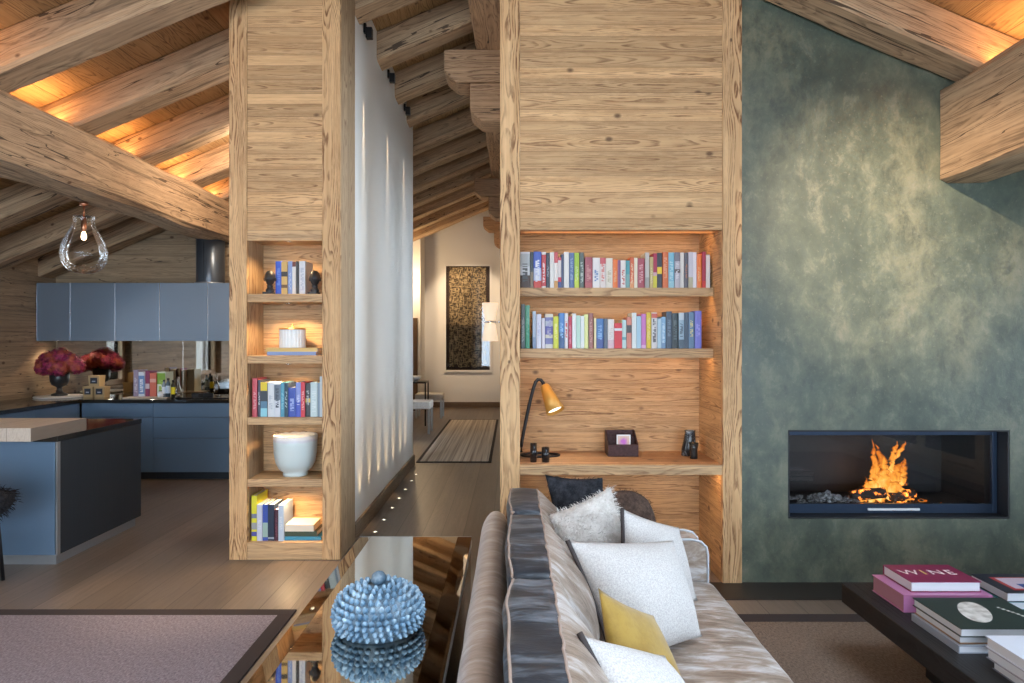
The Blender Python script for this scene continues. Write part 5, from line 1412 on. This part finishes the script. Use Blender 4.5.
pillow('tweed_pillow', 'nearest pale tweed pillow with dark trim at the bottom edge', (.172, 1.72, .86), (.43, 1.92, .71), (.57, 1.78, .44), (.33, 1.48, .58), .07, M_TWEED, M_TRIM, ('L',), seed=7)

# ------------------------------------------------------------------ coffee table and books
CT = .38
r = thing('coffee_table', 'low thick near-black timber coffee table at bottom right', 'coffee table', (2.5, 2.6, 0))
obj('table_slab', bx(1.655, 3.6, 1.75, 3.43, .285, CT), W_TABLE, r, bevel=.004)
for (a, b) in ((1.95, 2.0), (3.2, 2.0), (1.95, 3.1), (3.2, 3.1)): obj('leg', bx(a, a + .12, b, b + .12, .0125, .284), M_BLACK, r)
GC = 'coffee table books'
z0 = CT + .0008
flat_book('thick pink and magenta book under the wine book', GC, 1.752, 3.055, z0, .398, .27, .077, '#b0709a', 0, 'front', plain('pink_pages', (.40, .19, .25), .6))
rb = flat_book('crimson wine book on top of the thick pink book', GC, 1.806, 3.09, z0 + .078, .318, .235, .047, '#7d2148', 0, 'back')
def text(s, size, loc, mat, parent, name='title_lettering', sx=1):
    cu = bpy.data.curves.new('t', 'FONT'); cu.body = s; cu.size = size; cu.extrude = .0003; cu.align_x = 'CENTER'; cu.align_y = 'CENTER'
    o = bpy.data.objects.new('t', cu); COL.objects.link(o); dg = bpy.context.evaluated_depsgraph_get()
    me = bpy.data.meshes.new_from_object(o.evaluated_get(dg)); bpy.data.objects.remove(o)
    me.materials.clear(); me.materials.append(mat)
    q = bpy.data.objects.new(name, me); COL.objects.link(q); q.location = loc; q.parent = parent; q.scale = (sx, 1, 1)
    return q
MT = plain('cover_print', (.75, .60, .62), .5); MGd = plain('gold_print', (.55, .38, .12), .4)
for s, dx, m in (('W', -.10, MT), ('I', -.035, MGd), ('N', .025, MT), ('E', .09, MT)): text(s, .088, (.165 + dx, .125, .0475), m, rb)
flat_book('teal book at the bottom of the right rear stack', GC, 2.225, 3.08, z0, .38, .25, .038, '#1f7f86', 0, 'right')
rb = flat_book('dark book with blue edge and red-white picture, right rear', GC, 2.23, 3.075, z0 + .039, .38, .25, .042, '#1f2330', 0, 'right')
bm = NB()
box(bm, .055, .36, .03, .2, .0422, .0426); obj('cover_picture', bm, plain('picture_red', '#a83236', .4), rb, world=False)
bm = NB(); box(bm, .075, .34, .05, .19, .0427, .043); obj('cover_picture', bm, plain('picture_pale', '#c3b3c4', .4), rb, world=False)
bm = NB(); box(bm, .12, .34, .06, .11, .0431, .0434); obj('cover_picture', bm, plain('picture_blue', '#2c4a94', .4), rb, world=False)
flat_book('pale grey book at the bottom of the middle front stack', GC, 1.737, 2.655, z0, .36, .315, .030, '#8f96a3', 0, 'left')
flat_book('tan brown book, second from bottom in the middle front stack', GC, 1.75, 2.67, z0 + .031, .36, .30, .031, '#8f6a44', 0, 'right')
rb = flat_book('dark green book with white oval on the middle front stack', GC, 1.745, 2.655, z0 + .063, .38, .32, .034, '#1d2a28', 0, 'right')
bm = NB(); n = 40; ov = [(.165 + .062 * math.cos(a) + .035 * math.sin(a), .165 + .108 * math.sin(a)) for a in [2 * PI * i / n for i in range(n)]]
lo = [bm.verts.new((a, b, .0342)) for a, b in ov]; hi = [bm.verts.new((a, b, .0346)) for a, b in ov]; bm.faces.new(hi); bm.faces.new(lo[::-1])
for i in range(n): bm.faces.new((lo[i], lo[(i + 1) % n], hi[(i + 1) % n], hi[i]))
def mk_shell():
    t = NT('shell_print'); c, _ = t.coord(False); nz = t.noise(c, 25, 3)
    return t.pbr(Base_Color=t.ramp(nz, [(.35, rgb(.36, .33, .30)), (.6, rgb(.62, .59, .56))]), Roughness=.5)
obj('cover_oval', bm, mk_shell(), rb, world=False)
bm = NB()
for k in range(7):
    t_ = k * .017; box(bm, .290 + t_ * .45, .302 + t_ * .45, .215 - t_ - (.012 if k % 3 else .009), .215 - t_, .0342, .0345)
obj('title_marks', bm, plain('cover_print', (.55, .55, .52), .5), rb, world=False)
flat_book('grey book with torn edge at the bottom of the nearest stack', GC, 1.775, 2.19, z0, .36, .345, .04, '#6f7080', -.02, 'right')
flat_book('mauve grey book in the middle of the nearest stack', GC, 1.765, 2.19, z0 + .041, .36, .345, .038, '#8d8b94', .015, 'right')
rb = flat_book('white covered book on top of the nearest stack at the right edge', GC, 1.76, 2.19, z0 + .080, .38, .35, .04, '#c9ccd8', 0, 'right')
bm = NB(); box(bm, .09, .3, .22, .25, .0402, .0406); box(bm, .10, .3, .12, .13, .0402, .0406); obj('cover_print', bm, plain('dark_print', (.08, .08, .08), .5), rb, world=False)

# ------------------------------------------------------------------ lights
# LED runs on the purlins between rafters
ys = [3.765 + .975 * k for k in range(-4, 6)]
for k, yf in enumerate(ys):
    y0 = yf + .02; y1 = yf + .975 - .30
    if y1 > 8.5: y1 = 8.2
    if y0 > 8.3: continue
    yc = (y0 + y1) / 2
    obj_l = area('purlin_light', (-3.60, yc, 3.325), .05, y1 - y0, (PI, 0, 0), 4.5, (1, .48, .15))
    if y1 < 4.3:
        area('purlin_light', (2.98, yc, 3.30), .05, y1 - y0, (PI, 0, 0), 4.5, (1, .48, .15))
bm = NB()
for k, yf in enumerate(ys):
    y0 = yf + .03; y1 = min(yf + .66, 8.3)
    if y0 < 8.2: box(bm, -3.62, -3.59, y0, y1, 3.312, 3.318)
tag(obj('led_strip', bm, M_LED), 'warm LED strip lying on top of the left purlin', 'light strip')
bm = NB()
for yf in ys[:5]:
    y0 = yf - .2; y1 = yf + .4
    if y1 < 4.25: box(bm, 2.96, 2.99, y0, y1, 3.285, 3.291)
box(bm, 2.96, 2.99, 3.42, 4.2, 3.285, 3.291)
tag(obj('led_strip', bm, M_LED), 'warm LED strip lying on top of the right purlin', 'light strip')
area('purlin_light', (2.98, 3.82, 3.30), .05, .78, (PI, 0, 0), 4.5, (1, .48, .15))
# unseen fill lamps added to brighten the artwork and far hallway
def spot_at(name, loc, tgt, energy, size, col, blend=.5, r=.03):
    d = Vector(tgt) - Vector(loc)
    return spot(name, loc, energy, size, col, blend, d.to_track_quat('-Z', 'Y').to_euler(), r)
spot_at('art_fill_spot', (-1.05, 14.0, 3.95), (-1.05, 16.3, 2.2), 230, .9, (1, .75, .5))
point('lobby_fill', (-2.3, 14.9, 2.9), 60, (1, .72, .42), .08)
# spots added without fixtures: warm wall patch and warm floor by the column
spot_at('green_wall_spot', (1.2, .8, 3.6), (2.42, 4.5, 2.3), 1900, .50, (1, .74, .50), 1.0)

spot_at('floor_fill_spot', (-1.9, 3.2, 3.9), (-1.9, 4.45, 0), 260, .5, (1, .80, .58), .8)
for (a_, b_, c_) in ((-2.4, 6.9, 3.6), (-2.6, 1.5, 3.4)):  # unseen fill lamps added to brighten kitchen and beams, no fixtures
    point('kitchen_fill', (a_, b_, c_), 75, (1, .82, .62), .05)
# daylight
w = bpy.data.worlds.new('World'); SC.world = w; w.use_nodes = True
bg = w.node_tree.nodes['Background']
bg.inputs[0].default_value = (.70, .85, 1.0, 1); bg.inputs[1].default_value = 12.5

# ------------------------------------------------------------------ camera
cam = bpy.data.cameras.new('cam'); cam.sensor_width = 36; cam.lens = 683 / 1024 * 36; cam.shift_y = -1.5 / 1024
co = bpy.data.objects.new('camera', cam); COL.objects.link(co); co.location = (0, 0, CAMZ); co.rotation_euler = (PI / 2, 0, 0)
SC.camera = co
SC.view_settings.view_transform = 'Standard'; SC.view_settings.look = 'None'; SC.view_settings.gamma = 1; SC.view_settings.exposure = 0
SC.view_settings.use_curve_mapping = False
cy = SC.cycles
cy.use_denoising = True
cy.max_bounces = 8; cy.diffuse_bounces = 5; cy.glossy_bounces = 5; cy.transparent_max_bounces = 24; cy.sample_clamp_indirect = 6
cy.caustics_reflective = False; cy.caustics_refractive = False
